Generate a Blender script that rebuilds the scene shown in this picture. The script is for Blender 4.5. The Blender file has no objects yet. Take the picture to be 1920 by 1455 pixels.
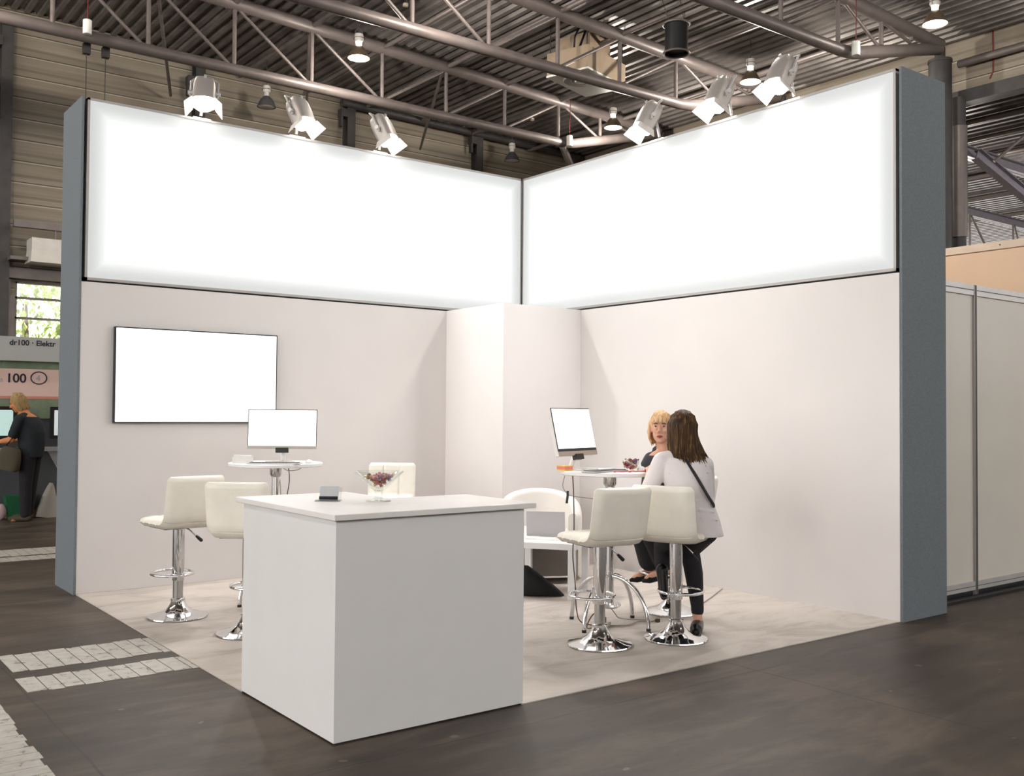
import bpy, math, random
from mathutils import Vector, Matrix
random.seed(7)
PI = math.pi
SC = bpy.context.scene
COL = SC.collection
def R(d): return math.radians(d)

# ------------------------------------------------------------------ materials
def _new(name):
    m = bpy.data.materials.new(name); m.use_nodes = True
    nt = m.node_tree
    return m, nt, nt.nodes['Principled BSDF']

def mat(name, col, rough=0.5, metal=0.0, var=0.06, scale=6.0, bump=0.0, bscale=60.0, spec=0.5, coat=0.0, trans=0.0, ior=1.45, sheen=0.0):
    m, nt, b = _new(name)
    tc = nt.nodes.new('ShaderNodeTexCoord')
    n = nt.nodes.new('ShaderNodeTexNoise'); n.inputs['Scale'].default_value = scale; n.inputs['Detail'].default_value = 4
    nt.links.new(tc.outputs['Object'], n.inputs['Vector'])
    r = nt.nodes.new('ShaderNodeValToRGB')
    a = [max(0, c * (1 - var)) for c in col]; c2 = [min(1, c * (1 + var)) for c in col]
    r.color_ramp.elements[0].position = 0.3; r.color_ramp.elements[1].position = 0.7
    r.color_ramp.elements[0].color = (*a, 1); r.color_ramp.elements[1].color = (*c2, 1)
    nt.links.new(n.outputs['Fac'], r.inputs['Fac']); nt.links.new(r.outputs['Color'], b.inputs['Base Color'])
    b.inputs['Roughness'].default_value = rough; b.inputs['Metallic'].default_value = metal
    b.inputs['Specular IOR Level'].default_value = spec; b.inputs['Coat Weight'].default_value = coat
    b.inputs['Transmission Weight'].default_value = trans; b.inputs['IOR'].default_value = ior
    b.inputs['Sheen Weight'].default_value = sheen
    if bump:
        n2 = nt.nodes.new('ShaderNodeTexNoise'); n2.inputs['Scale'].default_value = bscale; n2.inputs['Detail'].default_value = 3
        nt.links.new(tc.outputs['Object'], n2.inputs['Vector'])
        bp = nt.nodes.new('ShaderNodeBump'); bp.inputs['Strength'].default_value = bump; bp.inputs['Distance'].default_value = 0.01
        nt.links.new(n2.outputs['Fac'], bp.inputs['Height']); nt.links.new(bp.outputs['Normal'], b.inputs['Normal'])
    return m

def emis(name, col, strength):
    m, nt, b = _new(name)
    b.inputs['Base Color'].default_value = (0.8, 0.8, 0.8, 1)
    b.inputs['Emission Color'].default_value = (*col, 1); b.inputs['Emission Strength'].default_value = strength
    b.inputs['Roughness'].default_value = 0.4
    return m

class N:
    """tiny node-graph helper"""
    def __init__(s, nt): s.nt = nt
    def m(s, op, a, b=None, c=None, clamp=False):
        n = s.nt.nodes.new('ShaderNodeMath'); n.operation = op; n.use_clamp = clamp
        for i, v in enumerate((a, b, c)):
            if v is None: continue
            if isinstance(v, (int, float)): n.inputs[i].default_value = v
            else: s.nt.links.new(v, n.inputs[i])
        return n.outputs[0]
    def noise(s, vec, scale, detail=4, rough=0.5, dist=0.0):
        n = s.nt.nodes.new('ShaderNodeTexNoise')
        n.inputs['Scale'].default_value = scale; n.inputs['Detail'].default_value = detail
        n.inputs['Roughness'].default_value = rough; n.inputs['Distortion'].default_value = dist
        s.nt.links.new(vec, n.inputs['Vector']); return n.outputs['Fac']
    def ramp(s, f, stops):
        r = s.nt.nodes.new('ShaderNodeValToRGB'); e = r.color_ramp.elements
        while len(e) < len(stops): e.new(0.5)
        for i, (p, c) in enumerate(stops):
            e[i].position = p; e[i].color = (*c, 1)
        s.nt.links.new(f, r.inputs['Fac']); return r.outputs['Color']
    def mix(s, f, a, b, mode='MIX'):
        n = s.nt.nodes.new('ShaderNodeMix'); n.data_type = 'RGBA'; n.blend_type = mode
        if isinstance(f, (int, float)): n.inputs['Factor'].default_value = f
        else: s.nt.links.new(f, n.inputs['Factor'])
        for k, v in ((6, a), (7, b)):
            if isinstance(v, tuple): n.inputs[k].default_value = (*v, 1)
            else: s.nt.links.new(v, n.inputs[k])
        return n.outputs[2]
    def mapping(s, vec, sc):
        n = s.nt.nodes.new('ShaderNodeMapping'); n.inputs['Scale'].default_value = sc
        s.nt.links.new(vec, n.inputs['Vector']); return n.outputs[0]

def mat_concrete():
    m, nt, b = _new('polished_concrete'); g = N(nt)
    tc = nt.nodes.new('ShaderNodeTexCoord'); P = tc.outputs['Object']
    sx = nt.nodes.new('ShaderNodeSeparateXYZ'); nt.links.new(P, sx.inputs[0])
    big = g.noise(P, 0.5, 5, 0.62, 0.9)
    mid = g.noise(g.mapping(P, (1.0, 2.6, 1)), 2.2, 6, 0.62, 0.4)
    fine = g.noise(P, 38, 3, 0.6)
    str_ = g.noise(g.mapping(P, (0.7, 3.4, 1)), 1.3, 6, 0.6, 0.7)
    f = g.m('ADD', g.m('ADD', g.m('MULTIPLY', big, 0.5), g.m('MULTIPLY', mid, 0.22)), g.m('MULTIPLY', str_, 0.28))
    c = g.ramp(f, [(0.38, (0.026, 0.019, 0.014)), (0.5, (0.064, 0.047, 0.034)), (0.61, (0.135, 0.102, 0.076))])
    c = g.mix(g.m('MULTIPLY', fine, 0.22), c, (0.035, 0.03, 0.027))
    # saw-cut joints in the slab
    wob = g.m('MULTIPLY', g.m('SUBTRACT', g.noise(P, 3.0, 3), 0.5), 0.03)
    def joint(co, off, per, w):
        u = g.m('PINGPONG', g.m('ADD', g.m('ADD', co, off), wob), per / 2)
        return g.m('LESS_THAN', u, w)
    jx = joint(sx.outputs[0], 1.95, 3.55, 0.006)
    jy = joint(sx.outputs[1], 4.80, 1.95, 0.005)
    j = g.m('MULTIPLY', g.m('MAXIMUM', jx, jy), g.m('ADD', 0.25, g.m('MULTIPLY', g.noise(P, 1.7, 2), 0.7)), clamp=True)
    c = g.mix(j, c, (0.02, 0.017, 0.014))
    # old paint and dirt specks
    sp = g.m('GREATER_THAN', g.noise(P, 9.0, 1, 0.3), 0.79)
    c = g.mix(g.m('MULTIPLY', sp, 0.35), c, (0.30, 0.26, 0.22))
    nt.links.new(c, b.inputs['Base Color'])
    rr = g.m('ADD', 0.30, g.m('MULTIPLY', big, 0.36)); nt.links.new(rr, b.inputs['Roughness'])
    b.inputs['Specular IOR Level'].default_value = 0.30
    bp = nt.nodes.new('ShaderNodeBump'); bp.inputs['Strength'].default_value = 0.08; bp.inputs['Distance'].default_value = 0.01
    nt.links.new(g.m('ADD', mid, g.m('MULTIPLY', fine, 0.3)), bp.inputs['Height']); nt.links.new(bp.outputs['Normal'], b.inputs['Normal'])
    return m

def mat_carpet():
    m, nt, b = _new('grey_fair_carpet'); g = N(nt)
    tc = nt.nodes.new('ShaderNodeTexCoord'); P = tc.outputs['Object']
    a = g.noise(g.mapping(P, (1, 2.2, 1)), 1.3, 5, 0.65, 0.8); f = g.noise(P, 160, 2)
    c = g.ramp(a, [(0.3, (0.44, 0.395, 0.355)), (0.52, (0.63, 0.57, 0.52)), (0.72, (0.70, 0.63, 0.58))])
    c = g.mix(g.m('MULTIPLY', f, 0.22), c, (0.30, 0.27, 0.24))
    nt.links.new(c, b.inputs['Base Color']); b.inputs['Roughness'].default_value = 0.9
    b.inputs['Specular IOR Level'].default_value = 0.15
    bp = nt.nodes.new('ShaderNodeBump'); bp.inputs['Strength'].default_value = 0.25; bp.inputs['Distance'].default_value = 0.004
    nt.links.new(f, bp.inputs['Height']); nt.links.new(bp.outputs['Normal'], b.inputs['Normal'])
    return m

def mat_siding():
    m, nt, b = _new('panelled_cladding'); g = N(nt)
    tc = nt.nodes.new('ShaderNodeTexCoord'); P = tc.outputs['Object']
    sx = nt.nodes.new('ShaderNodeSeparateXYZ'); nt.links.new(P, sx.inputs[0])
    z = sx.outputs[2]
    st = g.noise(g.mapping(P, (0.25, 0.25, 9)), 1.0, 5, 0.6)
    c = g.ramp(st, [(0.3, (0.20, 0.165, 0.122)), (0.7, (0.32, 0.27, 0.21))])
    gr = g.noise(P, 55, 2); c = g.mix(g.m('MULTIPLY', gr, 0.25), c, (0.09, 0.075, 0.06))
    fr = g.m('PINGPONG', z, 0.2225)
    c = g.mix(g.m('LESS_THAN', fr, 0.012), c, (0.40, 0.35, 0.28))
    fr2 = g.m('PINGPONG', g.m('SUBTRACT', z, 0.022), 0.2225)
    c = g.mix(g.m('LESS_THAN', fr2, 0.010), c, (0.05, 0.04, 0.03))
    fr3 = g.m('PINGPONG', g.m('SUBTRACT', z, 0.16), 0.2225)
    c = g.mix(g.m('MULTIPLY', g.m('LESS_THAN', fr3, 0.028), 0.35), c, (0.06, 0.05, 0.042))
    nt.links.new(c, b.inputs['Base Color']); b.inputs['Roughness'].default_value = 0.6
    return m

def mat_tape():
    m, nt, b = _new('worn_white_tape'); g = N(nt)
    tc = nt.nodes.new('ShaderNodeTexCoord'); P = tc.outputs['Object']
    n = g.noise(P, 14, 5, 0.7); n2 = g.noise(P, 3, 2)
    c = g.ramp(n, [(0.34, (0.10, 0.08, 0.06)), (0.42, (0.50, 0.47, 0.43)), (0.7, (0.62, 0.60, 0.56))])
    c = g.mix(g.m('MULTIPLY', n2, 0.3), c, (0.35, 0.31, 0.27))
    nt.links.new(c, b.inputs['Base Color']); b.inputs['Roughness'].default_value = 0.6
    return m

def mat_lightbox(name, w, h, z0):
    """light given off by the back-lit fabric: full inside, weaker along the frame. u runs 0..w along object X, z from z0"""
    m, nt, b = _new(name); g = N(nt)
    tc = nt.nodes.new('ShaderNodeTexCoord')
    sx = nt.nodes.new('ShaderNodeSeparateXYZ'); nt.links.new(tc.outputs['Object'], sx.inputs[0])
    u, z = sx.outputs[0], sx.outputs[2]
    d = g.m('MINIMUM', g.m('MINIMUM', u, g.m('SUBTRACT', w, u)), g.m('MINIMUM', g.m('SUBTRACT', z, z0), g.m('SUBTRACT', z0 + h, z)))
    mr = nt.nodes.new('ShaderNodeMapRange'); mr.interpolation_type = 'SMOOTHSTEP'
    mr.inputs['From Min'].default_value = 0.03; mr.inputs['From Max'].default_value = 0.38
    mr.inputs['To Min'].default_value = 0.52; mr.inputs['To Max'].default_value = 1.5
    nt.links.new(d, mr.inputs['Value'])
    b.inputs['Base Color'].default_value = (0.25, 0.25, 0.25, 1)
    b.inputs['Emission Color'].default_value = (0.965, 1.0, 0.99, 1)
    nt.links.new(mr.outputs[0], b.inputs['Emission Strength']); b.inputs['Roughness'].default_value = 0.7
    return m

M = {}
M['white_wall'] = mat('white_laminate_wall', (0.80, 0.765, 0.75), 0.55, var=0.015, scale=2)
M['white_gloss'] = mat('white_lacquer', (0.835, 0.83, 0.83), 0.35, var=0.01)
M['slab'] = mat('pale_stone_top', (0.90, 0.875, 0.855), 0.3, var=0.03, scale=3)
M['grey_wing'] = mat('blue_grey_felt', (0.19, 0.215, 0.24), 0.75, var=0.12, scale=90, bump=0.1, bscale=200)
M['alu'] = mat('brushed_aluminium', (0.62, 0.60, 0.59), 0.38, 0.35, var=0.05)
M['alu_soft'] = mat('grey_frame_profile', (0.40, 0.38, 0.37), 0.45, 0.5, var=0.05)
M['dark_gap'] = mat('dark_anthracite_edge', (0.025, 0.028, 0.032), 0.6)
M['chrome'] = mat('polished_chrome', (0.86, 0.86, 0.87), 0.06, 1.0, var=0.01)
M['chrome_dull'] = mat('dull_chrome', (0.55, 0.54, 0.53), 0.22, 1.0, var=0.05)
M['cream'] = mat('cream_faux_leather', (0.90, 0.86, 0.77), 0.42, var=0.04, scale=9, bump=0.06, bscale=250)
M['white_leather'] = mat('white_faux_leather', (0.83, 0.79, 0.74), 0.4, var=0.02, bump=0.05, bscale=150)
M['black_plastic'] = mat('black_plastic', (0.012, 0.012, 0.013), 0.4)
M['black_matte'] = mat('black_cloth', (0.008, 0.008, 0.009), 0.9, bump=0.3, bscale=90)
M['taupe'] = mat('taupe_fabric', (0.14, 0.12, 0.105), 0.9, bump=0.3, bscale=120)
M['steel'] = mat('painted_steel_tube', (0.165, 0.138, 0.130), 0.42, 0.2, var=0.12, scale=4)
M['steel_dark'] = mat('dark_steel', (0.055, 0.05, 0.05), 0.55, 0.2, var=0.15)
M['steel_lilac'] = mat('pale_galvanised_beam', (0.30, 0.28, 0.32), 0.45, 0.3, var=0.1)
M['deck'] = mat('galvanised_roof_deck', (0.20, 0.18, 0.17), 0.45, 0.35, var=0.25, scale=2)
M['deck_bright'] = mat('weathered_roof_deck', (0.105, 0.092, 0.094), 0.4, 0.45, var=0.4, scale=3)
M['concrete'] = mat_concrete(); M['carpet'] = mat_carpet(); M['siding'] = mat_siding(); M['tape'] = mat_tape()
M['lamp_on'] = emis('lit_lamp_glass', (1.0, 0.97, 0.86), 14.0)
M['spot_on'] = emis('lit_spot_glass', (1.0, 0.95, 0.90), 40.0)
M['screen'] = emis('white_screen', (1.0, 1.0, 1.0), 1.15)
M['screen_dim'] = emis('bright_screen', (0.97, 0.98, 1.0), 0.86)
M['screen_teal'] = emis('teal_screen', (0.25, 0.62, 0.58), 0.55)
M['screen_pale'] = emis('pale_blue_screen', (0.50, 0.62, 0.68), 0.55)
M['lamp_grey'] = mat('grey_lamp_enamel', (0.10, 0.10, 0.105), 0.4, 0.3)
M['lamp_bronze'] = mat('bronze_lamp_enamel', (0.16, 0.12, 0.08), 0.4, 0.3)
M['lamp_white'] = mat('off_white_enamel', (0.62, 0.59, 0.55), 0.45)
M['spot_body'] = mat('silver_lamp_housing', (0.52, 0.48, 0.45), 0.4, 0.4)
M['spot_flap'] = mat('white_lamp_flap', (0.80, 0.74, 0.70), 0.5)
M['box_beige'] = mat('beige_sheet_metal', (0.36, 0.27, 0.19), 0.6, var=0.06)
M['white_plastic'] = mat('white_plastic', (0.84, 0.82, 0.79), 0.4)
M['cream_plastic'] = mat('cream_plastic', (0.60, 0.53, 0.42), 0.5)
M['shell_panel'] = mat('cream_fair_panel', (0.78, 0.735, 0.66), 0.35, var=0.03, scale=2)
M['peach'] = mat('peach_painted_board', (0.70, 0.50, 0.36), 0.6, var=0.03, scale=2)
M['peach_top'] = mat('pale_wooden_batten', (0.62, 0.50, 0.40), 0.6)
def mat_glass(name, col):
    """thin clear glass: mostly let through, mirror-like towards grazing angles"""
    m = bpy.data.materials.new(name); m.use_nodes = True; nt = m.node_tree; nt.nodes.remove(nt.nodes['Principled BSDF']); g = N(nt)
    tc = nt.nodes.new('ShaderNodeTexCoord'); f = g.noise(tc.outputs['Object'], 8, 2)
    tr = nt.nodes.new('ShaderNodeBsdfTransparent'); gl = nt.nodes.new('ShaderNodeBsdfGlossy'); gl.inputs['Roughness'].default_value = 0.03
    nt.links.new(g.mix(f, col, tuple(min(1, c * 1.03) for c in col)), tr.inputs['Color'])
    lw = nt.nodes.new('ShaderNodeLayerWeight'); fc = g.m('ADD', 0.05, g.m('MULTIPLY', g.m('POWER', lw.outputs['Facing'], 4.0), 0.6))
    mx = nt.nodes.new('ShaderNodeMixShader'); nt.links.new(fc, mx.inputs[0]); nt.links.new(tr.outputs[0], mx.inputs[1]); nt.links.new(gl.outputs[0], mx.inputs[2])
    nt.links.new(mx.outputs[0], nt.nodes['Material Output'].inputs['Surface'])
    return m
M['glass'] = mat_glass('clear_glass', (0.955, 0.965, 0.96))
M['pane'] = mat_glass('window_pane', (0.94, 0.96, 0.94))
M['card_grey'] = mat('pale_card', (0.60, 0.62, 0.63), 0.5)
M['ink'] = mat('dark_print', (0.02, 0.022, 0.035), 0.6)
M['silver'] = mat('silver_laptop_shell', (0.62, 0.60, 0.62), 0.35, 0.25, var=0.02)
M['brown_alu'] = mat('champagne_metal_chin', (0.46, 0.38, 0.32), 0.4, 0.3)
M['grey_alu'] = mat('silver_metal_chin', (0.42, 0.39, 0.36), 0.4, 0.3)
M['keys'] = mat('dark_keycaps', (0.10, 0.085, 0.08), 0.5)
M['paper'] = mat('white_paper', (0.82, 0.81, 0.80), 0.7)
M['orange_note'] = mat('orange_paper', (0.85, 0.30, 0.08), 0.7)
M['pink_note'] = mat('pink_paper', (0.85, 0.22, 0.28), 0.7)
M['yellow_note'] = mat('yellow_paper', (0.85, 0.62, 0.15), 0.7)
M['red'] = mat('red_cloth_band', (0.75, 0.05, 0.04), 0.6)
M['red_cord'] = mat('red_cord', (0.16, 0.02, 0.02), 0.6)
M['cable'] = mat('brown_cable', (0.10, 0.065, 0.045), 0.5)
M['cable_grey'] = mat('grey_cable', (0.35, 0.30, 0.26), 0.5)
M['sweets'] = [mat('sweet_wrapper_%s' % n, c, 0.25, 0.3, var=0.5, scale=70) for n, c in
               (('wine', (0.42, 0.06, 0.07)), ('brown', (0.36, 0.17, 0.10)), ('gold', (0.70, 0.45, 0.18)), ('plum', (0.26, 0.13, 0.26)), ('silver', (0.75, 0.70, 0.70)), ('rose', (0.70, 0.26, 0.28)))]
M['skin'] = mat('skin_light', (0.72, 0.40, 0.28), 0.5, var=0.05)
M['skin_tan'] = mat('skin_tanned', (0.62, 0.24, 0.09), 0.5, var=0.05)
def mat_hair(name, stops):
    m, nt, b = _new(name); g = N(nt)
    tc = nt.nodes.new('ShaderNodeTexCoord')
    f = g.noise(g.mapping(tc.outputs['Object'], (60, 60, 5)), 1.0, 3, 0.6)
    nt.links.new(g.ramp(f, stops), b.inputs['Base Color']); b.inputs['Roughness'].default_value = 0.6; b.inputs['Specular IOR Level'].default_value = 0.25
    bp = nt.nodes.new('ShaderNodeBump'); bp.inputs['Strength'].default_value = 0.5; bp.inputs['Distance'].default_value = 0.006
    nt.links.new(f, bp.inputs['Height']); nt.links.new(bp.outputs['Normal'], b.inputs['Normal'])
    return m
M['hair_brown'] = mat_hair('hair_brown_streaked', [(0.34, (0.022, 0.010, 0.004)), (0.56, (0.080, 0.040, 0.014)), (0.75, (0.32, 0.175, 0.055))])
M['hair_blonde'] = mat_hair('hair_blonde', [(0.3, (0.42, 0.22, 0.09)), (0.5, (0.72, 0.47, 0.25)), (0.7, (0.88, 0.68, 0.46))])
M['hair_fair'] = mat_hair('hair_fair_grey', [(0.3, (0.24, 0.15, 0.06)), (0.6, (0.42, 0.29, 0.13)), (0.75, (0.5, 0.38, 0.2))])
M['shirt'] = mat('white_cotton', (0.78, 0.73, 0.74), 0.85, var=0.03, bump=0.55, bscale=11)
M['black_denim'] = mat('black_trouser_cloth', (0.012, 0.011, 0.014), 0.85, var=0.2, bump=0.2, bscale=60)
M['charcoal'] = mat('charcoal_jacket_cloth', (0.045, 0.043, 0.055), 0.85, bump=0.2, bscale=60)
M['navy_shirt'] = mat('dark_navy_cotton', (0.014, 0.018, 0.024), 0.85, bump=0.2, bscale=40)
M['patent'] = mat('black_patent_leather', (0.005, 0.005, 0.005), 0.3, spec=0.3)
M['strap'] = mat('black_strap', (0.015, 0.014, 0.016), 0.6)
M['bag_brown'] = mat('brown_canvas', (0.07, 0.055, 0.035), 0.8, bump=0.3, bscale=40)
M['lips'] = mat('lip_red', (0.35, 0.07, 0.06), 0.4)
M['shaded_eye_white'] = mat('shaded_eye_white', (0.36, 0.32, 0.30), 0.3)  # eye white darkened, socket shade put into its colour
M['iris'] = mat('eye_dark', (0.03, 0.025, 0.02), 0.2)
M['brow'] = mat('brow_brown', (0.12, 0.06, 0.03), 0.7)
M['leaf'] = mat('green_leaves', (0.42, 0.52, 0.20), 0.6, var=0.4, scale=5)
M['bark'] = mat('bark', (0.16, 0.12, 0.09), 0.9)
M['fascia'] = mat('grey_fascia_board', (0.46, 0.47, 0.46), 0.5, var=0.02)
M['poster_pink'] = mat('pale_pink_poster', (0.78, 0.56, 0.50), 0.5, var=0.02)
M['poster_salmon'] = mat('salmon_band', (0.66, 0.27, 0.20), 0.5)
M['poster_green'] = mat('sage_green_band', (0.21, 0.27, 0.18), 0.5, var=0.15)
M['booth_grey'] = mat('dark_grey_counter', (0.075, 0.08, 0.088), 0.5, var=0.15, scale=2)
M['pale_grey'] = mat('pale_grey_board', (0.42, 0.41, 0.42), 0.5)
M['green_plastic'] = mat('green_plastic', (0.02, 0.13, 0.06), 0.5)
M['sign_brown'] = mat('brown_sign', (0.22, 0.10, 0.05), 0.6)
M['ground'] = mat('outdoor_paving', (0.35, 0.34, 0.31), 0.9)
M['pink_cloth'] = mat('pale_pink_cloth', (0.55, 0.40, 0.42), 0.8)
M['sack'] = mat('pale_sack', (0.50, 0.47, 0.42), 0.8)

# ------------------------------------------------------------------ mesh builder
class MB:
    def __init__(s): s.v = []; s.f = []; s.mi = []
    def add(s, vs, fs, mi=0):
        o = len(s.v); s.v += [tuple(v) for v in vs]
        for f in fs: s.f.append(tuple(i + o for i in f)); s.mi.append(mi)
        return s
    def box(s, a, b, mi=0, rz=0.0, piv=None, mtx=None):
        x0, y0, z0 = a; x1, y1, z1 = b
        vs = [Vector(p) for p in ((x0,y0,z0),(x1,y0,z0),(x1,y1,z0),(x0,y1,z0),(x0,y0,z1),(x1,y0,z1),(x1,y1,z1),(x0,y1,z1))]
        if rz:
            pv = Vector(piv or ((x0+x1)/2, (y0+y1)/2, 0)); q = Matrix.Rotation(rz, 3, 'Z')
            vs = [q @ (v - pv) + pv for v in vs]
        if mtx: vs = [mtx @ v for v in vs]
        return s.add(vs, [(0,3,2,1),(4,5,6,7),(0,1,5,4),(1,2,6,5),(2,3,7,6),(3,0,4,7)], mi)
    def rings(s, rings, mi=0, cap=True, closed=True):
        n = len(rings[0]); vs = [p for r in rings for p in r]; fs = []
        for i in range(len(rings) - 1):
            for j in range(n if closed else n - 1):
                k = (j + 1) % n
                fs.append((i*n + j, i*n + k, (i+1)*n + k, (i+1)*n + j))
        if cap:
            fs.append(tuple(range(n - 1, -1, -1))); o = (len(rings) - 1) * n; fs.append(tuple(range(o, o + n)))
        return s.add(vs, fs, mi)
    def lathe(s, prof, c=(0, 0, 0), n=32, mi=0, cap=True):
        rs = [[(c[0] + r*math.cos(2*PI*k/n), c[1] + r*math.sin(2*PI*k/n), c[2] + z) for k in range(n)] for r, z in prof]
        return s.rings(rs, mi, cap)
    def tube(s, pts, r, n=10, mi=0, cap=True, loop=False, flat=1.0):
        pts = [Vector(p) for p in pts]; m = len(pts)
        rad = r if isinstance(r, (list, tuple)) else [r] * m
        t0 = (pts[1] - pts[0]).normalized()
        up = Vector((0, 0, 1)) if abs(t0.z) < 0.9 else Vector((1, 0, 0))
        nrm = (up - t0 * up.dot(t0)).normalized(); rings = []
        for i in range(m):
            if loop: t = (pts[(i+1) % m] - pts[i-1]).normalized()
            else: t = (pts[min(i+1, m-1)] - pts[max(i-1, 0)]).normalized()
            nrm = (nrm - t * nrm.dot(t)).normalized(); b = t.cross(nrm)
            rings.append([pts[i] + nrm*math.cos(2*PI*k/n)*rad[i]*flat + b*math.sin(2*PI*k/n)*rad[i] for k in range(n)])
        if loop:
            rings.append(rings[0]); return s.rings(rings, mi, False)
        return s.rings(rings, mi, cap)
    def cyl(s, p0, p1, r, n=16, mi=0): return s.tube([p0, p1], r, n, mi)
    def ell(s, c, r, n=20, m=12, mi=0, mtx=None):
        c = Vector(c); rings = []
        for i in range(m + 1):
            a = -PI/2 + PI * i / m
            a = max(min(a, PI/2 - 0.02), -PI/2 + 0.02)
            ring = []
            for k in range(n):
                p = Vector((r[0]*math.cos(a)*math.cos(2*PI*k/n), r[1]*math.cos(a)*math.sin(2*PI*k/n), r[2]*math.sin(a)))
                if mtx: p = mtx @ p
                ring.append(c + p)
            rings.append(ring)
        return s.rings(rings, mi)
    def limb(s, pts, rad, n=14, mi=0):
        """tapered chain with ball ends, for bodies"""
        for i in range(len(pts) - 1):
            s.tube([pts[i], pts[i+1]], [rad[i], rad[i+1]], n, mi)
        for p, r in zip(pts, rad): s.ell(p, (r, r, r), n, 8, mi)
        return s
    def prism(s, poly, z0, z1, mi=0):
        return s.rings([[(x, y, z0) for x, y in poly], [(x, y, z1) for x, y in poly]], mi)
    def mesh(s, name):
        me = bpy.data.meshes.new(name); me.from_pydata(s.v, [], s.f); me.update()
        import bmesh
        bm = bmesh.new(); bm.from_mesh(me)
        bm.faces.ensure_lookup_table()
        for i, f in enumerate(bm.faces): f.material_index = s.mi[i] if i < len(s.mi) else 0
        bmesh.ops.recalc_face_normals(bm, faces=bm.faces)
        bm.to_mesh(me); bm.free()
        return me

def link(name, me, mats, parent=None, smooth=True, ang=40, bevel=0.0, loc=(0,0,0), rot=(0,0,0)):
    if not isinstance(mats, (list, tuple)): mats = [mats]
    for m in mats: me.materials.append(m)
    if smooth:
        me.polygons.foreach_set('use_smooth', [True] * len(me.polygons))
        me.set_sharp_from_angle(angle=R(ang))
    o = bpy.data.objects.new(name, me); COL.objects.link(o)
    o.location = loc; o.rotation_euler = rot
    if parent: o.parent = parent
    if bevel:
        bv = o.modifiers.new('Bevel', 'BEVEL'); bv.width = bevel; bv.segments = 2; bv.limit_method = 'ANGLE'; bv.angle_limit = R(50)
    return o
def P(name, mb, m, parent=None, **k): return link(name, mb.mesh(name), m, parent, **k)
def tag(o, label=None, cat=None, group=None, kind=None):
    if label: o['label'] = label
    if cat: o['category'] = cat
    if group: o['group'] = group
    if kind: o['kind'] = kind
    return o
def T(name, label, cat, loc=(0,0,0), rz=0.0, group=None):
    o = bpy.data.objects.new(name, None); COL.objects.link(o); o.empty_display_size = 0.1
    o.location = loc; o.rotation_euler = (0, 0, rz)
    return tag(o, label, cat, group)
def S(name, mb, m, **k): return tag(P(name, mb, m, **k), kind='structure')
def copy_tree(o, parent=None):
    c = o.copy(); COL.objects.link(c)
    if parent: c.parent = parent
    for ch in list(o.children): copy_tree(ch, c)
    return c
def text_mesh(name, body, size, m, parent, loc, rot, depth=0.002, bold=0.0):
    cu = bpy.data.curves.new(name, 'FONT'); cu.body = body; cu.size = size; cu.extrude = depth; cu.offset = bold
    cu.align_x = 'LEFT'
    tmp = bpy.data.objects.new(name + '_src', cu); COL.objects.link(tmp)
    dg = bpy.context.evaluated_depsgraph_get()
    me = bpy.data.meshes.new_from_object(tmp.evaluated_get(dg)); bpy.data.objects.remove(tmp)
    me.materials.clear()
    return link(name, me, m, parent, smooth=False, loc=loc, rot=rot)
def fused(mb, name, voxel, smooth_it=6):
    """overlapping closed shapes grown into one continuous skin"""
    tmp = bpy.data.objects.new('tmp', mb.mesh('tmp')); COL.objects.link(tmp)
    rm = tmp.modifiers.new('r', 'REMESH'); rm.mode = 'VOXEL'; rm.voxel_size = voxel
    if smooth_it:
        sm = tmp.modifiers.new('s', 'SMOOTH'); sm.iterations = smooth_it; sm.factor = 0.5
    dg = bpy.context.evaluated_depsgraph_get()
    me = bpy.data.meshes.new_from_object(tmp.evaluated_get(dg)); me.name = name
    old = tmp.data; bpy.data.objects.remove(tmp); bpy.data.meshes.remove(old)
    return me

# ------------------------------------------------------------------ camera
YAW, PITCH, ROLL = R(52.68254), R(1.48072), R(0.42203)
fw = Vector((math.cos(YAW)*math.cos(PITCH), math.sin(YAW)*math.cos(PITCH), math.sin(PITCH)))
rt = Vector((math.sin(YAW), -math.cos(YAW), 0)); up = rt.cross(fw)
c_, s_ = math.cos(ROLL), math.sin(ROLL)
r2 = rt*c_ + up*s_; u2 = up*c_ - rt*s_
cam = bpy.data.cameras.new('camera'); co = bpy.data.objects.new('camera', cam); COL.objects.link(co)
co.matrix_world = Matrix(((r2.x, u2.x, -fw.x, -6.6698), (r2.y, u2.y, -fw.y, -8.5898), (r2.z, u2.z, -fw.z, 1.5), (0, 0, 0, 1)))
cam.sensor_fit = 'HORIZONTAL'; cam.sensor_width = 36; cam.lens = 36 * 1858.8 / 1920
cam.clip_start = 0.05; cam.clip_end = 300
SC.camera = co
VR = YAW - PI/2            # rotation that turns local x to the view's right and local y away

# ------------------------------------------------------------------ setting: hall
S('floor', MB().box((-32, -24, -0.1), (46, 14.3, 0)), M['concrete'], smooth=False)
S('ground', MB().box((-40, 14.3, -0.3), (50, 60, -0.02)), M['ground'], smooth=False)

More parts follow.
